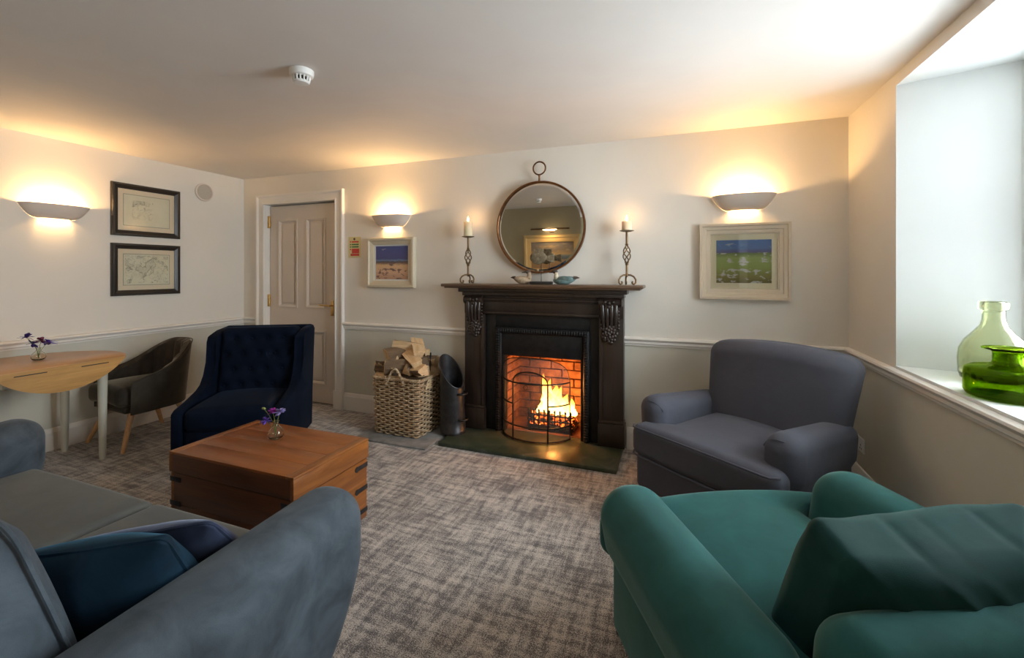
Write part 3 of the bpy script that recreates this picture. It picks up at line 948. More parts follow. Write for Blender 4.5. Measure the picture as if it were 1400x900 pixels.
bm = B(); tube(bm, [gp(UC * math.cos(PI * k / 16), .455 + .095 * math.sin(PI * k / 16)) for k in range(17)], .006, 8); obj('door_arch', bm, 'iron_bar', t)
hx = gp(-.06, .43)
bm = B(); tube(bm, [(hx[0] + .018 * math.cos(2 * PI * k / 16), hx[1] - .012, hx[2] + .018 * math.sin(2 * PI * k / 16)) for k in range(16)], .0028, 6, loop=True); obj('ring_pull', bm, 'iron_bar', t)

# ------------------------------------------------------------------ mirror and things on the mantelpiece
MR = .378
t = thing('round_mirror', 'round mirror in a thin bronze frame with a hanging ring', 'mirror', (-1.056, YB - .013, 1.352), 0)
t.rotation_euler = (R(1.85), 0, 0)
def cpt(rad, k, n, y): return (rad * math.cos(2 * PI * k / n), y, MR + rad * math.sin(2 * PI * k / n))
bm = B(); n = 96
prof = [(MR - .016, -.030), (MR - .012, -.036), (MR - .002, -.037), (MR, -.032), (MR, -.004), (MR - .016, -.004)]
ring_faces(bm, [[cpt(r_, k, n, y_) for r_, y_ in prof] for k in range(n)], True, loop=True)
obj('rim', bm, 'bronze', t, sharp=40)
bm = B()
vr = [bm.verts.new(cpt(MR - .034, k, n, -.0200)) for k in range(n)]
bm.faces.new(vr[::-1])
obj_raw('mirror_glass', bm, ['mirror'], t)
bm = B()
ring_faces(bm, [[cpt(r_, k, n, y_) for r_, y_ in ((MR - .034, -.0200), (MR - .015, -.0175))] for k in range(n)], False, loop=True)
obj_raw('glass_bevel', bm, ['mirror'], t)
bm = B(); lathe(bm, [(0, 0), (MR - .008, 0), (MR - .008, .012), (0, .012)], 64)
obj('backing', bm, 'black_base', t, loc=(0, -.004, MR), rot=(R(90), 0, 0))
zt = 2 * MR
bm = B(); tube(bm, [(0, -.018, zt - .004), (0, -.018, zt + .03), (0, -.018, zt + .048)], [.009, .007, .010], 10); obj('ring_stem', bm, 'bronze', t)
bm = B(); tube(bm, [(.052 * math.cos(2 * PI * k / 36), -.018, zt + .104 + .052 * math.sin(2 * PI * k / 36)) for k in range(36)], .0065, 8, loop=True); obj('hanging_ring', bm, 'bronze', t)

SH = 1.266
def candlestick(x, y, lbl, plate_z, ch, clbl, sc):
    t = thing('candlestick', lbl, 'candlestick', (x, y, SH + .0002), R(12))
    pz = plate_z - SH
    for k in range(3):
        a = 2 * PI * k / 3 + R(-90 + 60)
        ca, sa = math.cos(a), math.sin(a)
        pts = [(0, .075), (.03, .074), (.055, .062), (.070, .040), (.068, .016), (.056, .006), (.044, .010), (.041, .021), (.048, .026)]
        bm = B(); tube(bm, [(r_ * ca * sc, r_ * sa * sc, zz * sc) for r_, zz in pts], .0066, 8); obj('scroll_foot', bm, 'candle_iron', t)
    z0 = .070 * sc; zb0, zb1 = pz * .40, pz * .74
    bm = B(); lathe(bm, [(.0075, z0 - .01), (.011, z0 + .012), (.0085, z0 + .02), (.0085, zb0 - .012), (.014, zb0 - .006), (.008, zb0)], 12); obj('stem', bm, 'candle_iron', t)
    bm = B(); lathe(bm, [(.008, zb1), (.014, zb1 + .006), (.0085, zb1 + .012), (.0085, pz - .012), (.01, pz - .004)], 12); obj('neck', bm, 'candle_iron', t)
    cage = None
    for k in range(4):
        bm = B(); pts = []
        for i in range(15):
            s = i / 14
            rr = .006 + .022 * math.sin(PI * s) ** .9
            a = 2 * PI * k / 4 + s * 1.3 * PI
            pts.append((rr * math.cos(a), rr * math.sin(a), zb0 + (zb1 - zb0) * s))
        tube(bm, pts, .0046, 6); obj('cage_twist', bm, 'candle_iron', t)
    bm = B(); lathe(bm, [(.0, pz - .006), (.030, pz - .004), (.052, pz + .003), (.053, pz + .006), (.048, pz + .004), (.0, pz + .001)], 28); obj('drip_plate', bm, 'candle_iron', t)
    c = thing('candle', clbl, 'candle', (x, y, SH + pz + .0018), 0)
    bm = B(); lathe(bm, [(.0, 0), (.035, 0), (.037, .004), (.037, ch - .004), (.034, ch), (.028, ch - .006), (.0, ch - .010)], 28); obj('wax', bm, 'wax', c)
    bm = B(); tube(bm, [(0, 0, ch - .012), (.001, 0, ch + .008)], .0015, 6); obj('wick', bm, 'black_base', c)
    bm = B(); lathe(bm, [(.0005, ch + .002), (.006, ch + .010), (.0075, ch + .017), (.005, ch + .030), (.002, ch + .042), (.0003, ch + .048)], 12); obj('flame', bm, 'candle_flame', c)
    ld = bpy.data.lights.new('candle_light', 'POINT'); ld.energy = .22; ld.color = (1, .5, .18); ld.shadow_soft_size = .02
    lo = bpy.data.objects.new('candle_light', ld); COL.objects.link(lo); lo.parent = c; lo.location = (0, 0, ch + .055)
candlestick(-1.672, 3.362, 'wrought iron candlestick holding the tall candle, at the log basket end of the mantelpiece', 1.661, .128, 'tall burning pillar candle on the wrought iron candlestick', .98)
candlestick(-.355, 3.362, 'wrought iron candlestick holding the short candle, at the armchair end of the mantelpiece', 1.667, .072, 'short burning pillar candle on the wrought iron candlestick', 1.0)

def blob(bm, c, s, n=2, f=None, mi=0):
    r_ = bmesh.ops.create_icosphere(bm, subdivisions=n, radius=1)
    for v in r_['verts']:
        q = Vector((v.co.x * s[0], v.co.y * s[1], v.co.z * s[2]))
        if f: q = Vector(f(q))
        v.co = q + Vector(c)
    for fc in set(fc for v in r_['verts'] for fc in v.link_faces): fc.material_index = mi

def decoy(x, y, rz, lbl, body_m, neck_m, head_m, L, head_dx):
    t = thing('wooden_bird', lbl, 'bird ornament', (x, y, SH + .0002), rz)
    def bf(q):
        k = q.x / L
        w = 1 - .55 * max(0, k) ** 1.5
        return (q.x, q.y * w, max(-.030, q.z * w + .012 * max(0, k) ** 2))
    bm = B(); blob(bm, (0, 0, .030), (L, .036, .036), 3, bf); obj('body', bm, body_m, t, sharp=180)
    bm = B(); tube(bm, [(-L * .60, 0, .042), (-L * .72, 0, .062), (-L * .70, 0, .082), (-L * .70, 0, .094)], [.026, .018, .014, .013], 12); obj('neck', bm, neck_m, t, sharp=180)
    bm = B(); blob(bm, (-L * .72 + head_dx, 0, .100), (.024, .015, .016), 2); obj('head', bm, head_m, t, sharp=180)
    bm = B(); tube(bm, [(-L * .72 + head_dx + math.copysign(.016, head_dx), 0, .098), (-L * .72 + head_dx + math.copysign(.048, head_dx), 0, .092)], [.008, .003], 8); obj('bill', bm, 'bird_dark', t)
    bm = B(); tube(bm, [(L * .8, 0, .050), (L * 1.05, 0, .054), (L * 1.30, 0, .052)], [.016, .010, .002], 8); obj('tail', bm, head_m, t)
    for s in (-1, 1):
        bm = B(); blob(bm, (L * .25, s * .028, .045), (L * .62, .010, .020), 2); obj('wing', bm, body_m, t, sharp=180)
    return t
decoy(-1.170, 3.335, PI + .2, 'small tan wooden bird on the mantelpiece', 'bird_tan', 'bird_tan', 'bird_dark', .075, .012)
decoy(-.825, 3.335, -.1, 'teal and cream wooden duck on the mantelpiece', 'bird_teal', 'bird_cream', 'bird_dark', .095, -.01)
t = thing('fish_sculpture', 'mottled fish sculpture on a thin rod with a black base', 'sculpture', (-1.010, 3.325, SH + .0002), 0)
obj('base', bx(-.088, .088, -.035, .035, 0, .022, .004), 'black_base', t)
bm = B(); tube(bm, [(0, 0, .02), (0, 0, .175)], .003, 8); obj('rod', bm, 'black_base', t)
def ff(q): return (q.x, q.y, q.z * (1 - .35 * max(0, q.x / .085)))
bm = B(); blob(bm, (-.022, 0, .212), (.072, .018, .056), 3, ff); obj('body', bm, 'patina', t, sharp=180)
bm = B(); soft(bm, .07, .010, .060, .0045, (3, 1, 3), 2, lambda q: (q[0], q[1], q[2] * (.45 + .8 * (q[0] + .035) / .07)), (.070, 0, .205)); obj('tail_fin', bm, 'patina', t)
bm = B(); soft(bm, .08, .006, .03, .0028, (3, 1, 2), 2, None, (-.02, 0, .268)); obj('back_fin', bm, 'patina', t)

# ------------------------------------------------------------------ log basket, logs, mat, scuttle
tag(obj('basket_mat', bx(-2.47, -1.80, 2.885, 3.44, 0, .014, .004), 'slate_mat'), 'thin grey mat under the wicker log basket', 'mat')
BW, BD_, BH, BZ = .455, .40, .475, .0145
BX_, BY_ = -2.172, 3.225
t = thing('log_basket', 'square woven wicker basket filled with firewood', 'basket', (BX_, BY_, BZ))
def per(s, off, zz):
    """point on the rounded-square perimeter, s in 0..1, pushed out by off"""
    fl = 1 + .05 * (zz / BH - 1)
    w, d, r_ = BW / 2 * fl, BD_ / 2 * fl, .045
    segs = [(2 * (w - r_)), PI / 2 * r_, 2 * (d - r_), PI / 2 * r_] * 2
    tot = sum(segs); q = (s % 1) * tot
    cs = [(w - r_, -d + r_), (w - r_, d - r_), (-w + r_, d - r_), (-w + r_, -d + r_)]
    for k in range(8):
        if q <= segs[k] or k == 7: break
        q -= segs[k]
    ro = r_ + off
    i = k // 2
    if k % 2 == 0:
        st = [(-w + r_ + q, -d - off), (w + off, -d + r_ + q), (w - r_ - q, d + off), (-w - off, d - r_ - q)][i]
        return Vector((st[0], st[1], zz))
    a = -PI / 2 + i * PI / 2 + q / r_
    return Vector((cs[i][0] + ro * math.cos(a), cs[i][1] + ro * math.sin(a), zz))
NST = 34
bm = B()
rows = 24
for r_ in range(rows):
    zz = .012 + r_ * (BH - .035) / rows
    m = NST * 4
    pts = []
    for k in range(m):
        ph = PI * (k / 4 + r_)
        pts.append(per(k / m, .0095 * math.cos(ph), zz + .0012 * math.sin(k * 1.3 + r_)))
    tube(bm, pts, .0078, 5, loop=True)
w_ = obj('weave', bm, 'wicker', t, sharp=180); w_['kind'] = 'stuff'
bm = B()
for k in range(NST):
    tube(bm, [per((k + .5) / NST, 0, .003), per((k + .5) / NST, 0, BH - .02)], .0048, 5)
w_ = obj('stakes', bm, 'wicker', t, sharp=180); w_['kind'] = 'stuff'
bm = B()
for s in range(3):
    m = 200
    tube(bm, [per(k / m, .008 * math.cos(2 * PI * (k / m * 26 + s / 3)), BH - .012 + .009 * math.sin(2 * PI * (k / m * 26 + s / 3))) for k in range(m)], .0075, 6, loop=True)
obj('plaited_rim', bm, 'wicker', t, sharp=180)
obj('basket_floor', bx(-BW / 2 + .025, BW / 2 - .025, -BD_ / 2 + .025, BD_ / 2 - .025, .003, .014), 'wicker', t)
bm = B()
ring_faces(bm, [[per(k / 80, -.012, zz) for k in range(80)] for zz in (.003, BH - .02)], True)
obj_raw('inner_lining', bm, ['bark'], t)
for s in range(2):
    bm = B(); m = 40
    tube(bm, [(-.075 + .16 * k / m, -BD_ / 2 - .008 - .006 * math.cos(k * .9 + s * PI), BH - .05 + .125 * math.sin(PI * k / m) + .006 * math.sin(k * .9 + s * PI)) for k in range(m + 1)], .007, 6)
    obj('handle_rope', bm, 'wicker', t, sharp=180)
for s in (-1, 1):
    bm = B(); m = 24
    tube(bm, [(.0 + s * .08 + .016 * math.cos(k * 1.3), -BD_ / 2 - .004 + .022 * math.sin(k * 1.3), BH - .06 + .003 * k) for k in range(m)], .005, 5)
    obj('handle_binding', bm, 'wicker', t, sharp=180)

def log_mesh(i, L, r_, a0, a1):
    rnd = random.Random(i)
    n = 7
    prof = [(0, 0)] + [(r_ * (1 + rnd.uniform(-.08, .08)) * math.cos(a0 + (a1 - a0) * k / n), r_ * (1 + rnd.uniform(-.08, .08)) * math.sin(a0 + (a1 - a0) * k / n)) for k in range(n + 1)]
    if a1 - a0 > 6: prof = prof[1:-1]
    cx = sum(p_[0] for p_ in prof) / len(prof); cy = sum(p_[1] for p_ in prof) / len(prof)
    bm = B(); rings = []
    for k in range(5):
        x = -L / 2 + L * k / 4
        rings.append([(x + rnd.uniform(-.006, .006), (py - cx) + rnd.uniform(-.003, .003), (pz - cy) + rnd.uniform(-.003, .003)) for py, pz in prof])
    vr = ring_faces(bm, rings, True, True, True)
    m = len(prof)
    for f in bm.faces:
        if len(f.verts) > 4: f.material_index = 1
    # split faces touch the apex vertex
    if a1 - a0 < 6:
        apex = set(v_[0] for v_ in vr)
        for f in bm.faces:
            if len(f.verts) == 4 and any(v in apex for v in f.verts): f.material_index = 1
    bmesh.ops.recalc_face_normals(bm, faces=bm.faces[:])
    me = bpy.data.meshes.new('firewood_log'); bm.to_mesh(me); bm.free()
    me.materials.append(MT['bark']); me.materials.append(MT['cut_wood'])
    return me
LOGM = [log_mesh(1, .30, .085, .1, 1.5), log_mesh(2, .27, .09, 0, 1.3), log_mesh(3, .28, .08, 0, 2.0), log_mesh(4, .25, .055, 0, 6.25), log_mesh(5, .24, .08, 0, 1.1), log_mesh(6, .26, .075, 0, 2.8)]
LOGS = [  # mesh, x, y, z, rx, ry, rz, scale (local to basket centre)
    (0, -.12, .08, .44, .3, 0, .2), (1, .08, .09, .44, 2.0, 0, 1.4), (2, .10, -.08, .43, 1.1, 0, .1), (5, -.12, -.08, .435, 4.0, 0, .3), (3, 0, 0, .42, 0, 0, 1.5),
    (1, -.125, -.10, .505, 2.6, .06, .10), (0, .10, -.105, .505, 3.5, -.08, -.35), (5, .135, .03, .52, 4.4, .1, 1.35), (2, -.10, .08, .525, .2, .05, .9),
    (4, -.01, -.085, .565, 1.9, -.15, 1.35), (3, -.135, .0, .575, .4, .25, 1.9), (0, .065, -.04, .60, 5.2, .25, -.6), (2, -.02, .09, .62, 3.0, .1, .1),
    (5, -.06, -.02, .640, 1.2, -.15, 1.1), (1, .06, .05, .665, 4.8, .3, -.9), (4, -.03, .02, .715, .5, .12, .3), (4, .135, -.06, .555, 2.2, -.2, 1.25), (1, .085, .10, .590, .9, .0, .05),
    (2, .02, -.13, .535, 2.4, .05, .6), (0, -.20, .03, .53, 1.0, .1, 1.4)]
LOG_LABELS = {15: 'topmost pale split log on the firewood heap', 16: 'short pale split log at the coal scuttle end of the firewood heap', 10: 'round bark covered log on the firewood heap',
              14: 'split log tilted just under the topmost log of the firewood heap', 5: 'split log lying on the front rim of the wicker basket beside its rope handle'}
for i, (m, x, y, zz, rx, ry, rz) in enumerate(LOGS):
    o_ = bpy.data.objects.new('firewood_log', LOGM[m]); COL.objects.link(o_)
    o_.location = (BX_ + x, BY_ + y, BZ + zz + .008); o_.rotation_euler = (rx, ry, rz); o_.scale = (1, 1.12, 1.12)
    tag(o_, LOG_LABELS.get(i, 'split firewood log heaped in the wicker basket'), 'log', 'firewood in the wicker basket')

t = thing('coal_scuttle', 'dark metal coal scuttle with a slanted open top', 'scuttle', (-1.757, 3.25, .0306), 0)
t.rotation_euler = (0, 0, R(-25))
bm = B(); n = 40
def sc_pt(a, s, off):
    r_ = .103 + .010 * (1 - s) - off
    zt = .50 - .125 * math.cos(a - R(0))
    lean = -.045
    zz = .004 + (zt - .004) * s
    return (r_ * math.cos(a) + lean * zz, r_ * .92 * math.sin(a), zz)
ss = [0, .05, .055, .3, .6, .85, 1]
outer = [[sc_pt(2 * PI * k / n, s, 0 if s not in (.05,) else -.002) for k in range(n)] for s in ss]
inner = [[sc_pt(2 * PI * k / n, s, .005) for k in range(n)] for s in (1, .6, .2, .02)]
ring_faces(bm, outer + inner, True, True, True)
obj('body', bm, 'scuttle_metal', t, sharp=50)
bm = B(); tube(bm, [sc_pt(2 * PI * k / n, 1, .002) for k in range(n)], .005, 6, loop=True); obj('rolled_rim', bm, 'scuttle_metal', t)
for zz in (.33, .12):
    bm = B(); a0 = .28
    pts = []
    for k in range(9):
        a = a0 - .5 + 1.0 * k / 8
        rr = .106 + .042 * math.sin(PI * k / 8) ** .5
        pts.append((rr * math.cos(a) - .045 * zz, rr * .92 * math.sin(a), zz))
    tube(bm, pts, .007, 8); obj('handle', bm, 'iron_bar', t)
# small tool leaning in the basket
t = thing('fire_tongs', 'small metal fire tongs sticking up out of the log basket', 'tongs', (BX_ + .185, BY_ + .03, BZ + .30))
bm = B(); tube(bm, [(0, 0, 0), (.012, -.005, .31)], .004, 8); obj('shaft', bm, 'iron_bar', t)
bm = B(); tube(bm, [(.012, -.005, .31), (.016, -.006, .36)], .007, 8); obj('grip', bm, 'scuttle_metal', t)

# ------------------------------------------------------------------ trunk coffee table
TX0, TX1, TY0, TY1, TZ = -2.395, -1.568, 1.450, 1.945, .462
t = thing('wooden_chest', 'reddish brown wooden chest with iron corner straps used as a coffee table', 'chest', ((TX0 + TX1) / 2, (TY0 + TY1) / 2, 0))
hw, hd = (TX1 - TX0) / 2, (TY1 - TY0) / 2
bi = .006
# body boards
body = obj('body', bx(-hw + .02, hw - .02, -hd + .02, hd - .02, .045, .352), 'trunk_shaded', t)
zs = [.042, .20, .356]
for k in range(2):
    for s in (-1, 1):
        obj('side_board', bx(*(sorted((s * (hw - bi - .02), s * (hw - bi)))), -hd + bi, hd - bi, zs[k], zs[k + 1] - .0015, .002), 'trunk_lit', body)
        obj('front_board', bx(-hw + bi + .02, hw - bi - .02, *(sorted((s * (hd - bi - .02), s * (hd - bi)))), zs[k], zs[k + 1] - .0015, .002), 'trunk_shaded', body)
# lid: rim boards and top planks
lid = obj('lid', bx(-hw + .022, hw - .022, -hd + .022, hd - .022, .362, TZ - .014), 'trunk_shaded', t)
for s in (-1, 1):
    obj('rim_board', bx(*(sorted((s * (hw - .022), s * hw))), -hd, hd, .361, TZ - .012, .002), 'trunk_lit', lid)
    obj('rim_board', bx(-hw + .022, hw - .022, *(sorted((s * (hd - .022), s * hd))), .361, TZ - .012, .002), 'trunk_shaded', lid)
for k in range(4):
    y0 = -hd + k * (2 * hd / 4)
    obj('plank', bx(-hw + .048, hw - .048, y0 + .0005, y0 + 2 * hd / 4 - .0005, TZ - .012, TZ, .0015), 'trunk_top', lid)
for s in (-1, 1):
    obj('end_plank', bx(*(sorted((s * (hw - .0475), s * hw))), -hd, hd, TZ - .012, TZ, .0015), 'trunk_lit', lid)
for sx in (-1, 1):
    for sy in (-1, 1):
        for zc_ in (.325, .205, .085):
            bm = B()
            box(bm, *(sorted((sx * (hw - bi), sx * (hw - bi + .003)))), *(sorted((sy * (hd - bi + .003), sy * (hd - bi - .075)))), zc_ - .012, zc_ + .012, .001)
            box(bm, *(sorted((sx * (hw - bi - .075), sx * (hw - bi)))), *(sorted((sy * (hd - bi), sy * (hd - bi + .003)))), zc_ - .012, zc_ + .012, .001)
            st = obj('corner_strap', bm, 'strap_iron', t)
            bm = B()
            lathe(bm, [(.015, 0), (.015, .003), (0, .0032)], 12)
            obj('strap_end', bm, 'strap_iron', st, loc=(sx * (hw - bi), sy * (hd - bi - .078), zc_), rot=(0, sx * R(90), 0))
        obj('foot', bx(*(sorted((sx * (hw - .03), sx * (hw - .09)))), *(sorted((sy * (hd - .03), sy * (hd - .09)))), 0, .044, .003), 'trunk_lit', t)

def vase(x, y, zz, lbl, s=1.0):
    v = thing('bud_vase', lbl, 'vase', (x, y, zz + .0003))
    bm = B()
    pr = [(.0, .0), (.022, .0), (.034, .006), (.041, .020), (.040, .034), (.031, .052), (.018, .066), (.012, .076), (.0125, .088), (.016, .094)]
    pin = [(.0135, .094), (.0100, .087), (.0098, .076), (.0155, .066), (.0285, .052), (.0375, .034), (.0385, .020), (.031, .008), (.0, .006)]
    lathe(bm, [(a * s, b * s) for a, b in pr + pin], 28)
    obj('glass', bm, 'clear_glass', v, sharp=60)
    bm = B(); lathe(bm, [(.0, .0065), (.0305, .0085), (.0380, .020), (.0370, .032), (.0, .032)], 24)
    for q in bm.verts: q.co *= s
    return v
def bloom(x, y, z0, top, mat, lbl, grp, size=.030, n=9, seed=0, kind='star'):
    rnd = random.Random(seed)
    f = thing('flower', lbl, 'flower', (x, y, z0), 0, grp)
    bm = B(); tx, ty, tz = top
    tube(bm, [(0, 0, 0), (tx * .15, ty * .15, tz * .45), (tx * .6, ty * .6, tz * .8), (tx, ty, tz)], .0016, 6); obj('stem', bm, 'stem_green', f)
    if kind == 'bud':
        bm = B(); blob(bm, (tx, ty, tz), (.014, .006, .006), 2); obj('bud', bm, mat, f, sharp=180); return f
    for k in range(n):
        a = 2 * PI * k / n + rnd.uniform(-.2, .2); el = rnd.uniform(-.5, 1.1)
        d = Vector((math.cos(a) * math.cos(el), math.sin(a) * math.cos(el), math.sin(el)))
        p0 = Vector((tx, ty, tz)); L = size * rnd.uniform(.75, 1.15)
        sd = d.cross(Vector((0, 0, 1))).normalized() * L * .26; up_ = sd.cross(d).normalized() * .0012
        bm = B()
        rings = []
        for s, w in ((0, .25), (.35, .9), (.7, 1.0), (.93, .5), (1, .06)):
            c_ = p0 + d * L * s + Vector((0, 0, -.25 * L * s * s))
            rings.append([c_ + sd * w, c_ + up_, c_ - sd * w, c_ - up_])
        ring_faces(bm, rings, True, True, True); obj('petal', bm, mat, f, sharp=180)
    bm = B(); blob(bm, top, (.006, .006, .006), 1); obj('flower_centre', bm, mat, f)
    return f
vx, vy = -2.035, 1.765
vase(vx, vy, TZ, 'clear glass bud vase of purple flowers on the wooden chest', 1.0)
G1 = 'flowers in the vase on the wooden chest'
bloom(vx, vy, TZ + .012, (-.052, -.02, .082), 'petal_violet', 'violet flower drooping over the side of the vase on the wooden chest', G1, .036, 16, 1)
bloom(vx, vy, TZ + .012, (-.022, .0, .128), 'petal_magenta', 'magenta flower standing in the vase on the wooden chest', G1, .034, 18, 2)
bloom(vx, vy, TZ + .012, (.022, .008, .130), 'petal_lilac', 'pale lilac flower standing in the vase on the wooden chest', G1, .036, 18, 3)
bloom(vx, vy, TZ + .012, (-.085, -.004, .142), 'bud_green', 'green flower bud on a long stem in the vase on the wooden chest', G1, kind='bud')

# ------------------------------------------------------------------ drop-leaf table and its vase
TC = Vector((-4.022, 1.635)); TR = .435; TT = .757; HXX = -3.75
t = thing('drop_leaf_table', 'round oak drop leaf table with pale painted legs and one leaf hanging', 'table', (TC.x, TC.y, 0))
hx = HXX - TC.x
bm = B()
a0 = math.acos(hx / TR)
pts = [(TR * math.cos(a), TR * math.sin(a)) for a in [a0 + (2 * PI - 2 * a0) * k / 60 for k in range(61)]]
prof = [(1, 0), (1, -.012), (.994, -.020)]
ring_faces(bm, [[(x * .988, y * .988, TT - .0005) for x, y in pts], [(x, y, TT - .004) for x, y in pts], [(x, y, TT - .016) for x, y in pts], [(x * .988, y * .988, TT - .020) for x, y in pts]], True, True, True)
obj('tabletop', bm, 'oak', t, sharp=40)
bm = B()
lp = [(TR * math.cos(a), TR * math.sin(a)) for a in [-a0 + 2 * a0 * k / 40 for k in range(41)]]
# hanging leaf: the cut-off segment turned down at the hinge
xx0, xx1 = hx + .002, hx + .021
ring_faces(bm, [[(xx0, y, TT - .003 - (x - hx) * 1.03) for x, y in lp], [(xx1, y, TT - .003 - (x - hx) * 1.03) for x, y in lp]], True, True, True)
lf = obj('hanging_leaf', bm, 'oak_leaf', t, sharp=40)
for s in (-1, 1):
    obj('hinge_slot', bx(xx1 - .001, xx1 + .0006, s * .16 - .075, s * .16 + .075, TT - .030, TT - .024), 'black_base', lf)
for q in ((-.36, .20, .23, .25), (-.36, .20, -.25, -.23), (-.36, -.34, -.23, .23), (.18, .20, -.23, .23)):
    obj('apron_rail', bx(*q, TT - .11, TT - .0205, .002), 'sage_paint', t)
for (x, y) in ((.105, .292), (-.33, .272), (.105, -.292), (-.33, -.272)):
    bm = B(); lathe(bm, [(.017, 0), (.020, .03), (.026, .40), (.029, TT - .12), (.030, TT - .021)], 16, (x, y, .0003), True, True); obj('leg', bm, 'sage_paint', t)
v2x, v2y = -4.115, 1.665
vase(v2x, v2y, TT, 'clear glass bud vase of dark flowers on the drop leaf table', .92)
G2 = 'flowers in the vase on the drop leaf table'
bloom(v2x, v2y, TT + .010, (-.035, -.045, .150), 'petal_indigo', 'tallest dark indigo flower in the vase on the drop leaf table', G2, .042, 13, 11)
bloom(v2x, v2y, TT + .010, (-.02, -.02, .105), 'petal_indigo', 'low dark indigo flower in the vase on the drop leaf table', G2, .042, 13, 12)
bloom(v2x, v2y, TT + .010, (.005, .012, .122), 'petal_wine', 'wine red flower in the vase on the drop leaf table', G2, .042, 14, 13)
bloom(v2x, v2y, TT + .010, (.03, .04, .108), 'petal_violet', 'violet flower in the vase on the drop leaf table', G2, .044, 14, 14)

# ------------------------------------------------------------------ tub chair at the table
t = thing('tub_chair', 'brown grey velvet tub chair with tapered wooden legs beside the drop leaf table', 'chair', (-4.125, 2.335, 0), R(176))
# local +y is the front of the chair
def tub(a, s, off):
    """shell point: a from -1 (one arm front) round the back to 1; s 0 bottom .. 1 top"""
    an = a * R(132)
    rx, ry = .265 + off, .250 + off
    x = rx * math.sin(an); y = -ry * math.cos(an)
    if abs(a) > .72: y = y + (abs(a) - .72) * .26; x = math.copysign(abs(x) + (abs(a) - .72) * .26, x)
    bk = .5 + .5 * math.cos(PI * min(1, max(0, (abs(a) - .16) / .66)))
    zt = .575 + .195 * bk - .055 * max(0, (abs(a) - .72) / .28) ** 1.5
    zz = .275 + (zt - .275) * s
    fl = .035 + .06 * s
    if a == a: x *= 1 + fl * .6 * s; y = y - max(0, math.cos(an)) * .055 * s
    return (x, y, zz)
bm = B(); N = 56
AA = [-1 + 2 * k / N for k in range(N + 1)]
def shell_row(s, off): return [tub(a, s, off) for a in AA]
rows_ = [shell_row(s, .0) for s in (0, .12, .3, .5, .7, .88, .96)] + [[(x * .985, y * .985, z_ + .006) for x, y, z_ in shell_row(1, -.010)]]
chan = lambda k: -.048 - .014 * abs(math.sin(PI * k / 4))
inner_rows = [[tub(a, s, chan(k)) for k, a in enumerate(AA)] for s in (.97, .88, .7, .5, .3, .12, 0)]
ring_faces(bm, rows_ + inner_rows, False, loop=True)
bmesh.ops.holes_fill(bm, edges=[e_ for e_ in bm.edges if e_.is_boundary])
obj('shell', bm, 'tub_velvet', t, sharp=60)
bm = B(); tube(bm, [Vector(tub(a, 1, .002)) + Vector((0, 0, .004)) for a in AA], .0045, 6); obj('piping', bm, 'tub_velvet', t)
bm = B(); soft(bm, .47, .50, .15, .05, (5, 5, 2), 4, lambda q: (q[0] * (1 - .30 * max(0, -q[1] / .25)), q[1], q[2] + .02 * (1 - (q[0] / .24) ** 2)), (0, .055, .40)); obj('seat_cushion', bm, 'tub_velvet', t, sharp=180)
bm = B(); soft(bm, .44, .44, .06, .028, (4, 6, 1), 3, lambda q: (q[0] * (1 - .42 * max(0, -q[1] / .22)), q[1], q[2]), (0, .04, .305)); obj('seat_base', bm, 'tub_velvet', t, sharp=180)
for (sx, sy) in ((-1, 1), (1, 1), (-1, -1), (1, -1)):
    bm = B(); tube(bm, [(sx * .175, sy * .16 + .03, .275), (sx * .262, sy * .26 + .025, .0005)], [.022, .014], 14); obj('leg', bm, 'beech', t)

# ------------------------------------------------------------------ navy wing chair
NAVY = dict(c=(-2.985, 2.365), rz=R(180 + 31))
t = thing('wing_chair', 'navy velvet low wing chair with buttoned back', 'armchair', (*NAVY['c'], 0), NAVY['rz'])
NW, ND = .69, .72            # outer width, depth; front at +y
bh = .915
lean = .10
bm = B()                     # buttoned back
def back_def(q):
    x, y, zz = q
    s = (zz + .26) / .52
    y -= lean * s
    if q[1] > .02:           # tufting on the front face
        d = 0
        for r_ in range(4):
            for k in range(-2, 3):
                bx_ = (k + (.5 if r_ % 2 else 0)) * .115; bz = -.16 + r_ * .115
                dd = ((x - bx_) ** 2 + (zz - bz) ** 2)
                d += math.exp(-dd / .0007)
        y -= .026 * min(1, d)
        y += .012
    return (x, y, zz)
soft(bm, NW - .14, .14, .54, .04, (26, 2, 26), 4, back_def, (0, -ND / 2 + .20, .655))
back = obj('backrest', bm, 'navy_velvet', t, sharp=180)
for r_ in range(4):
    for k in range(-2, 3):
        bx_ = (k + (.5 if r_ % 2 else 0)) * .115; bz = -.16 + r_ * .115
        if abs(bx_) > .24: continue
        bm = B(); blob(bm, (bx_, -ND / 2 + .20 + .07 - lean * (bz + .26) / .52 - .010, .655 + bz), (.011, .006, .011), 2)
        obj('button', bm, 'navy_velvet', back, sharp=180)
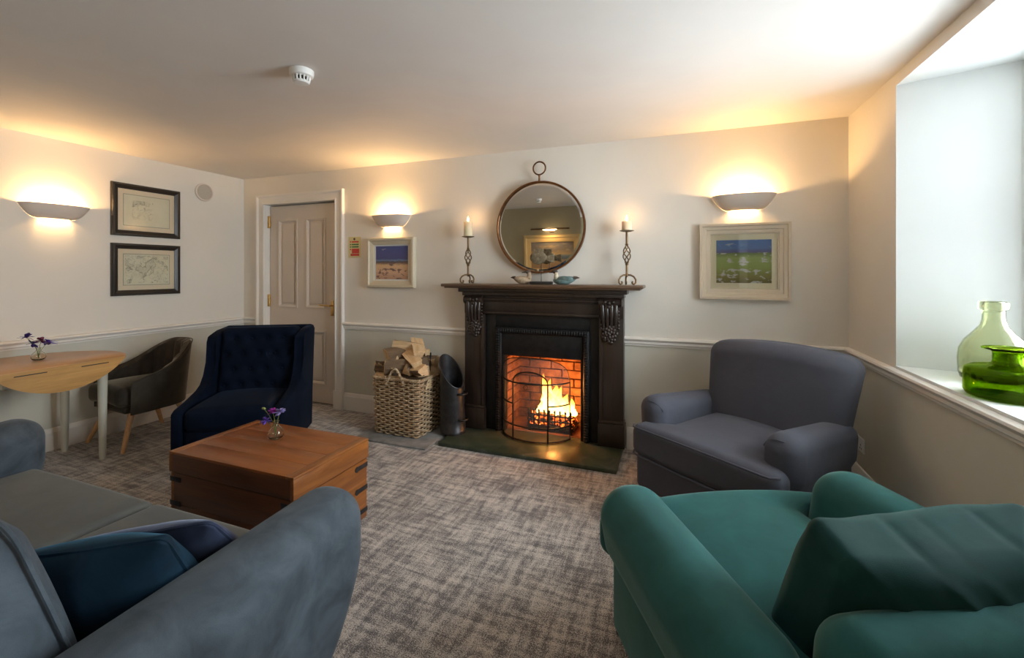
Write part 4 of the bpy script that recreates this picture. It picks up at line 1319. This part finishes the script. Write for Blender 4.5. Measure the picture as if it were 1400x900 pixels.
# outer sides: arm sweeping up to a wing, slab outline extruded
def side_outline():
    return [(-ND / 2 - .00, .10), (-ND / 2 - .02, .40), (-ND / 2 - .085, bh - .02), (-ND / 2 - .06, bh), (-ND / 2 + .10, bh - .01), (-ND / 2 + .215, bh - .035), (-ND / 2 + .235, bh - .07), (-ND / 2 + .25, bh - .22),
            (-ND / 2 + .29, .60), (-ND / 2 + .335, .545), (-ND / 2 + .42, .510), (-ND / 2 + .56, .475), (ND / 2 - .03, .452), (ND / 2, .435), (ND / 2 + .004, .25), (ND / 2, .10)]
for s in (-1, 1):
    bm = B()
    ol = side_outline()
    rings = []
    for (dx, ins) in ((0, .012), (.006, .003), (.016, 0), (.050, 0), (.062, .004), (.068, .014)):
        cy_ = 0; cz_ = .5
        rings.append([(s * (NW / 2 - dx), y + (-ins if y > 0 else ins) * 1.0, zz - (ins if zz > .3 else 0)) for y, zz in ol])
    ring_faces(bm, rings, True, True, True)
    obj('side_wing', bm, 'navy_velvet', t, sharp=60)
bm = B(); soft(bm, NW - .145, .56, .16, .05, (8, 8, 3), 4, puff((.28, .28, .08), .03, .01), (0, .09, .375)); obj('seat_cushion', bm, 'navy_velvet', t, sharp=180)
bm = B(); soft(bm, NW - .142, ND - .04, .21, .02, (3, 3, 3), 3, None, (0, .01, .205)); obj('base', bm, 'navy_velvet', t, sharp=180)
bm = B(); soft(bm, NW - .02, .05, .82, .02, (3, 1, 4), 3, lambda q: (q[0], q[1] - .085 * (q[2] + .41) / .82, q[2]), (0, -ND / 2 + .03, .51)); obj('outer_back', bm, 'navy_velvet', t, sharp=180)
for (sx, sy) in ((-1, 1), (1, 1), (-1, -1), (1, -1)):
    bm = B(); tube(bm, [(sx * .29, sy * .32, .10), (sx * .30, sy * .335, .0005)], [.022, .014], 12); obj('leg', bm, 'dark_leg', t)

# ------------------------------------------------------------------ grey armchair
t = thing('armchair', 'slate grey linen armchair with low scroll arms in the corner by the window', 'armchair', (.325, 2.760, 0), R(143.5))
bm = B()
def gb(q):
    x, y, zz = q
    s = (zz + .29) / .58
    y -= .14 * s
    zz += .045 * (1 - (x / .39) ** 2) * max(0, s) - .018 * max(0, s - .6)
    y += .03 * (1 - (x / .39) ** 2) * (1 if q[1] > 0 else -.3)
    x *= 1 + .18 * max(0, s - .1)
    return (x, y, zz)
soft(bm, .73, .20, .58, .078, (10, 3, 10), 5, gb, (-.035, -.245, .61)); obj('backrest', bm, 'grey_linen', t, sharp=180)
for s in (-1, 1):
    bm = B()
    def ga(q, s=s):
        x, y, zz = q            # arm box: .17 x .60 x .50
        k = (zz + .25) / .50
        fr = (y + .35) / .70
        # scroll on top, waist beneath it
        w = 1.0 if k > .62 else .74 + .26 * max(0, (k - .50) / .12)
        if k <= .5: w = .74
        out = s * .012 * max(0, k - .5) * 2
        zz -= .085 * (1 - fr) * max(0, k - .3)
        zz -= .03 * max(0, fr - .85) / .15 * max(0, k - .5)
        return (x * w + out, y, zz)
    soft(bm, .175, .70, .54, .080, (4, 12, 14), 6, ga, (s * .358, -.015, .360)); arm = obj('armrest', bm, 'grey_linen', t, sharp=180)
    for k in range(4):       # gathered pleats on the scroll front
        bm = B(); pts = []
        for i in range(9):
            a = R(20 + 17 * i)
            pts.append((s * .362 + .083 * math.cos(a) * (1 - .10 * k), .318 - .018 * k - .03 * abs(math.cos(a)), .515 + .082 * math.sin(a)))
        tube(bm, pts, .0028, 5); obj('pleat', bm, 'grey_linen', arm, sharp=180)
# T-shaped seat cushion: body plus ears that wrap in front of the arms
def gs(q):
    x, y, zz = q
    u = x / .415
    wdt = 1.0 if y > .24 else .655
    if .19 < y <= .24: wdt = .655 + .345 * (y - .19) / .05
    zz += .028 * (1 - u * u) * (1 if q[2] > 0 else 0) * (1 - ((y + .0) / .40) ** 2 * .6)
    return (x * wdt, y + .018 * (1 - u * u) * (1 if y > .2 else 0), zz)
bm = B(); soft(bm, .83, .74, .175, .05, (16, 22, 2), 4, gs, (0, .06, .385)); sc_ = obj('seat_cushion', bm, 'grey_linen', t, sharp=180)
bm = B(); tube(bm, [(x, .06 + .37 + .006 + .018 * (1 - (x / .415) ** 2) - .05 * max(0, (abs(x) - .37) / .045) ** 2, .385 + .076 + .026 * (1 - (x / .415) ** 2) * .42) for x in [-.41 + .82 * k / 30 for k in range(31)]], .005, 6); obj('piping', bm, 'grey_linen', sc_)
bm = B(); tube(bm, [(x, .06 + .37 + .006 + .018 * (1 - (x / .415) ** 2) - .05 * max(0, (abs(x) - .37) / .045) ** 2, .385 - .076) for x in [-.41 + .82 * k / 30 for k in range(31)]], .005, 6); obj('piping', bm, 'grey_linen', sc_)
bm = B(); soft(bm, .80, .78, .21, .035, (6, 6, 2), 4, None, (0, .015, .205)); obj('base', bm, 'grey_linen', t, sharp=180)
for (sx, sy) in ((-1, 1), (1, 1), (-1, -1), (1, -1)):
    bm = B(); lathe(bm, [(.012, 0), (.018, .012), (.014, .03), (.024, .06), (.026, .105)], 14, (sx * .35, sy * .33 + .01, .0004), True, True); obj('leg', bm, 'dark_leg', t)

# ------------------------------------------------------------------ teal armchair
t = thing('armchair', 'teal velvet armchair with thick rolled arms and loose back cushion', 'armchair', (.338, 1.544, 0), R(28))
for s in (-1, 1):
    bm = B()
    def ta(q, s=s):
        x, y, zz = q            # .23 x .84 x .53
        k = (zz + .265) / .53
        w = 1.0
        if k < .52: w = .70
        elif k < .60: w = .70 + .30 * (k - .52) / .08
        out = s * .028 * max(0, min(1, (k - .5) / .3))
        return (x * w + out, y, zz)
    soft(bm, .235, .80, .53, .112, (4, 12, 16), 7, ta, (s * .385, -.055, .355)); obj('armrest', bm, 'teal_velvet', t, sharp=180)
    bm = B(); soft(bm, .165, .74, .30, .02, (2, 2, 2), 2, None, (s * .385, -.06, .245)); obj('side_panel', bm, 'teal_velvet', t, sharp=180)
def ts(q):
    x, y, zz = q
    wdt = 1.0 if y > .31 else .585
    if .26 < y <= .31: wdt = .585 + .415 * (y - .26) / .05
    u = x / .48
    zz += .035 * (1 - u * u) * (1 if q[2] > 0 else 0)
    return (x * wdt, y + .015 * (1 - u * u) * (1 if y > .2 else 0), zz)
bm = B(); soft(bm, .965, .78, .165, .055, (18, 24, 2), 4, ts, (0, .055, .375)); sc_ = obj('seat_cushion', bm, 'teal_velvet', t, sharp=180)
for s in (-1, 1):
    bm = B(); tube(bm, [(s * (.47 - .004), .40 - .05 + .1 * 0, .375 + .062), (s * .47, .40, .375 + .055), (s * .40, .446, .375 + .062)], .005, 6); obj('piping', bm, 'teal_velvet', sc_)
bm = B(); soft(bm, .88, .84, .20, .03, (5, 5, 2), 3, None, (0, -.03, .20)); obj('base', bm, 'teal_velvet', t, sharp=180)
def tbk(q):
    x, y, zz = q
    s = (zz + .30) / .60
    return (x, y - .06 * s, zz + .02 * (1 - (x / .45) ** 2) * max(0, s - .4))
bm = B(); soft(bm, .63, .18, .55, .078, (10, 3, 8), 6, tbk, (.015, -.390, .385)); obj('backrest', bm, 'teal_velvet', t, sharp=180)
# loose back cushion, leaning on the backrest
def tcu(q):
    x, y, zz = q
    u, w = x / .295, zz / .215
    pf = max(0, 1 - abs(u) ** 2.6) * max(0, 1 - abs(w) ** 2.6)
    y = y * (.68 + .75 * pf)
    nv = noise.noise_vector(Vector((x * 5, y * 5 + 3, zz * 5)))
    y += .016 * nv[1]; zz += .016 * nv[2] * (1 - abs(w) * .3) - .018 * (1 - u * u) * max(0, w)
    wr = 0
    for (x0, z0, sl, am) in ((-.16, .10, -.9, .011), (-.02, .12, -1.1, .013), (.10, .08, -1.0, .011), (.20, .12, -.8, .010), (-.24, .02, .5, .006)):
        d = (x - x0) + (zz - z0) * -sl
        wr -= am * math.exp(-(d / .014) ** 2) * math.exp(-((zz - z0) / .10) ** 2)
    return (x, y + wr * (1 if q[1] < 0 else -.5), zz + wr * .6 * max(0, w))
bm = B(); soft(bm, .59, .20, .43, .04, (46, 6, 30), 5, tcu, (0, 0, 0))
bc = obj('back_cushion', bm, 'teal_shaded', t, loc=(.078, -.272, .582), rot=(R(20), 0, 0), sharp=180)
for (sx, sy) in ((-1, 1), (1, 1), (-1, -1), (1, -1)):
    bm = B(); lathe(bm, [(.012, 0), (.020, .012), (.015, .03), (.026, .07), (.028, .105)], 14, (sx * .41, sy * .37 - .0, .0004), True, True); obj('leg', bm, 'dark_leg', t)

# ------------------------------------------------------------------ sofa
SX0, SX1 = -3.12, -.955
SY0, SY1 = .20, 1.235
t = thing('sofa', 'blue grey velvet two seat sofa with rounded arms', 'sofa', ((SX0 + SX1) / 2, 0, 0))
hwS = (SX1 - SX0) / 2
def arm_def(q):
    x, y, zz = q               # .22 x 1.0 x .52
    k = (zz + .26) / .52
    f = (y + .49) / .98
    # front edge curves back towards the floor, top crowns gently
    y -= .17 * (max(0, .62 - k) / .62) ** 1.6 * max(0, f - .2) / .8
    x *= .86 + .14 * min(1, k / .6)
    zz += (.045 * (f - .8)) * k
    return (x, y, zz)
for s in (-1, 1):
    bm = B(); soft(bm, .235, .98, .54, .108, (4, 14, 12), 7, arm_def, (s * (hwS - .125), .735, .375)); obj('armrest', bm, 'sofa_velvet', t, sharp=180)
mid = (-1.985) - (SX0 + SX1) / 2
for (a, b) in ((-hwS + .24, mid - .002), (mid + .002, hwS - .24)):
    w = b - a
    bm = B(); soft(bm, w, .80, .17, .045, (8, 8, 2), 4, puff((w / 2, .40, .085), .022, .008), ((a + b) / 2, .765, .350)); obj('seat_cushion', bm, 'sofa_seat', t, sharp=180)
bm = B(); soft(bm, 2 * hwS - .30, .92, .17, .03, (4, 4, 2), 3, None, (0, .70, .185)); obj('base', bm, 'sofa_velvet', t, sharp=180)
bm = B(); soft(bm, 2 * hwS - .26, .18, .60, .07, (6, 2, 6), 4, lambda q: (q[0], q[1] - .06 * (q[2] + .3) / .6, q[2]), (0, .32, .45)); obj('backrest', bm, 'sofa_velvet', t, sharp=180)
for (a, b) in ((-hwS + .25, mid - .004), (mid + .004, hwS - .255)):
    w = b - a
    bm = B(); soft(bm, w, .20, .46, .075, (8, 4, 8), 5, puff((w / 2, .10, .23), .02, .03, 0.01), (0, 0, 0))
    bcs = obj('back_cushion', bm, 'sofa_velvet', t, loc=((a + b) / 2, .440, .632), rot=(R(16), 0, 0), sharp=180)
    for yy in (-.055, .055):
        bm = B(); pp = []
        for k in range(80):
            an = 2 * PI * k / 80; ca, sa = math.cos(an), math.sin(an)
            px_, pz_ = (w / 2 - .022) * math.copysign(abs(ca) ** .22, ca), .208 * math.copysign(abs(sa) ** .22, sa)
            dd = max(0, abs(px_) - (w / 2 - .075)), max(0, abs(pz_) - .155)
            q_ = puff((w / 2, .10, .23), .02, .03, .01)(Vector((px_ + math.copysign(.018, px_), yy * 1.35, pz_ + math.copysign(.018, pz_))))
            pp.append(q_)
        tube(bm, pp, .005, 6, loop=True); obj('piping', bm, 'sofa_velvet', bcs)
for (x, y) in ((-hwS + .15, .33), (-hwS + .15, 1.0), (hwS - .15, .33), (hwS - .15, 1.0)):
    bm = B(); tube(bm, [(x, y, .105), (x, y, .0005)], [.026, .018], 14); obj('leg', bm, 'dark_leg', t)

def pillow(lbl, mat, loc, rot, S=.43, T=.15, pipe=True, seed=0):
    t = thing('throw_pillow', lbl, 'pillow', loc)
    t.rotation_euler = rot
    def pd(q):
        x, y, zz = q
        u, w = x / (S / 2), zz / (S / 2)
        pf = max(0, 1 - abs(u) ** 2.4) * max(0, 1 - abs(w) ** 2.4)
        y = y * (.10 + .90 * pf ** .6)
        pin = 1 - .05 * (1 - abs(u)) * abs(w) - .0
        nv = noise.noise_vector(Vector((x * 7 + seed, y * 7, zz * 7)))
        return (x * (1 - .05 * (1 - w * w)), y + .010 * nv[1], zz * (1 - .06 * (1 - u * u)) + .006 * nv[2])
    bm = B(); soft(bm, S, T, S, .03, (16, 4, 16), 4, pd); obj('cover', bm, mat, t, sharp=180)
    bm = B(); pp = []
    for k in range(72):
        a = 2 * PI * k / 72; ca, sa = math.cos(a), math.sin(a)
        x = S / 2 * math.copysign(abs(ca) ** .16, ca); zz = S / 2 * math.copysign(abs(sa) ** .16, sa)
        u, w = x / (S / 2), zz / (S / 2)
        pp.append((x * (1 - .05 * (1 - w * w)) * 1.0, 0, zz * (1 - .06 * (1 - u * u))))
    tube(bm, pp, .006, 6, loop=True); obj('piping', bm, mat, t)
    return t
pillow('petrol blue velvet pillow with piping against the sofa back cushion', 'petrol_velvet', (-1.345, .705, .525), (R(26), R(-7), R(22)), .40, .20, seed=2)
pillow('navy linen pillow in front of the petrol blue velvet pillow', 'navy_linen', (-1.395, .880, .492), (R(38), R(-9), R(20)), .42, .14, seed=8)

# ------------------------------------------------------------------ green glass bottles on the sill
SZ = WZ0 + .0042
t = thing('glass_bottle', 'tall pale green glass bottle with a rolled lip on the window sill', 'bottle', (1.300, 2.550, SZ))
bm = B()
PB = [(.0, .002), (.075, .0), (.088, .008), (.094, .03), (.096, .08), (.092, .12), (.078, .155), (.055, .185), (.038, .210), (.031, .235), (.030, .268), (.033, .272), (.040, .276), (.041, .298), (.036, .304), (.029, .303),
      (.0265, .296), (.0265, .235), (.034, .208), (.051, .183), (.074, .153), (.088, .119), (.0915, .08), (.0895, .032), (.083, .012), (.0, .008)]
lathe(bm, [(a * 1.2, b * 1.16) for a, b in PB], 44)
obj('glass', bm, 'green_glass_pale', t, sharp=180)
t = thing('glass_bottle', 'squat deep green glass bottle with a wide flat lip on the window sill', 'bottle', (1.178, 2.225, SZ))
bm = B()
PB = [(.0, .002), (.085, .0), (.100, .006), (.106, .018), (.106, .075), (.102, .088), (.088, .096), (.052, .102), (.040, .107), (.037, .116), (.037, .140), (.042, .146), (.062, .151), (.064, .154), (.060, .1555), (.040, .151),
      (.0335, .143), (.0335, .112), (.050, .098), (.086, .092), (.098, .085), (.1015, .073), (.1015, .020), (.095, .010), (.0, .007)]
lathe(bm, [(a * 1.17, b * 1.24) for a, b in PB], 48)
obj('glass', bm, 'green_glass_deep', t, sharp=180)
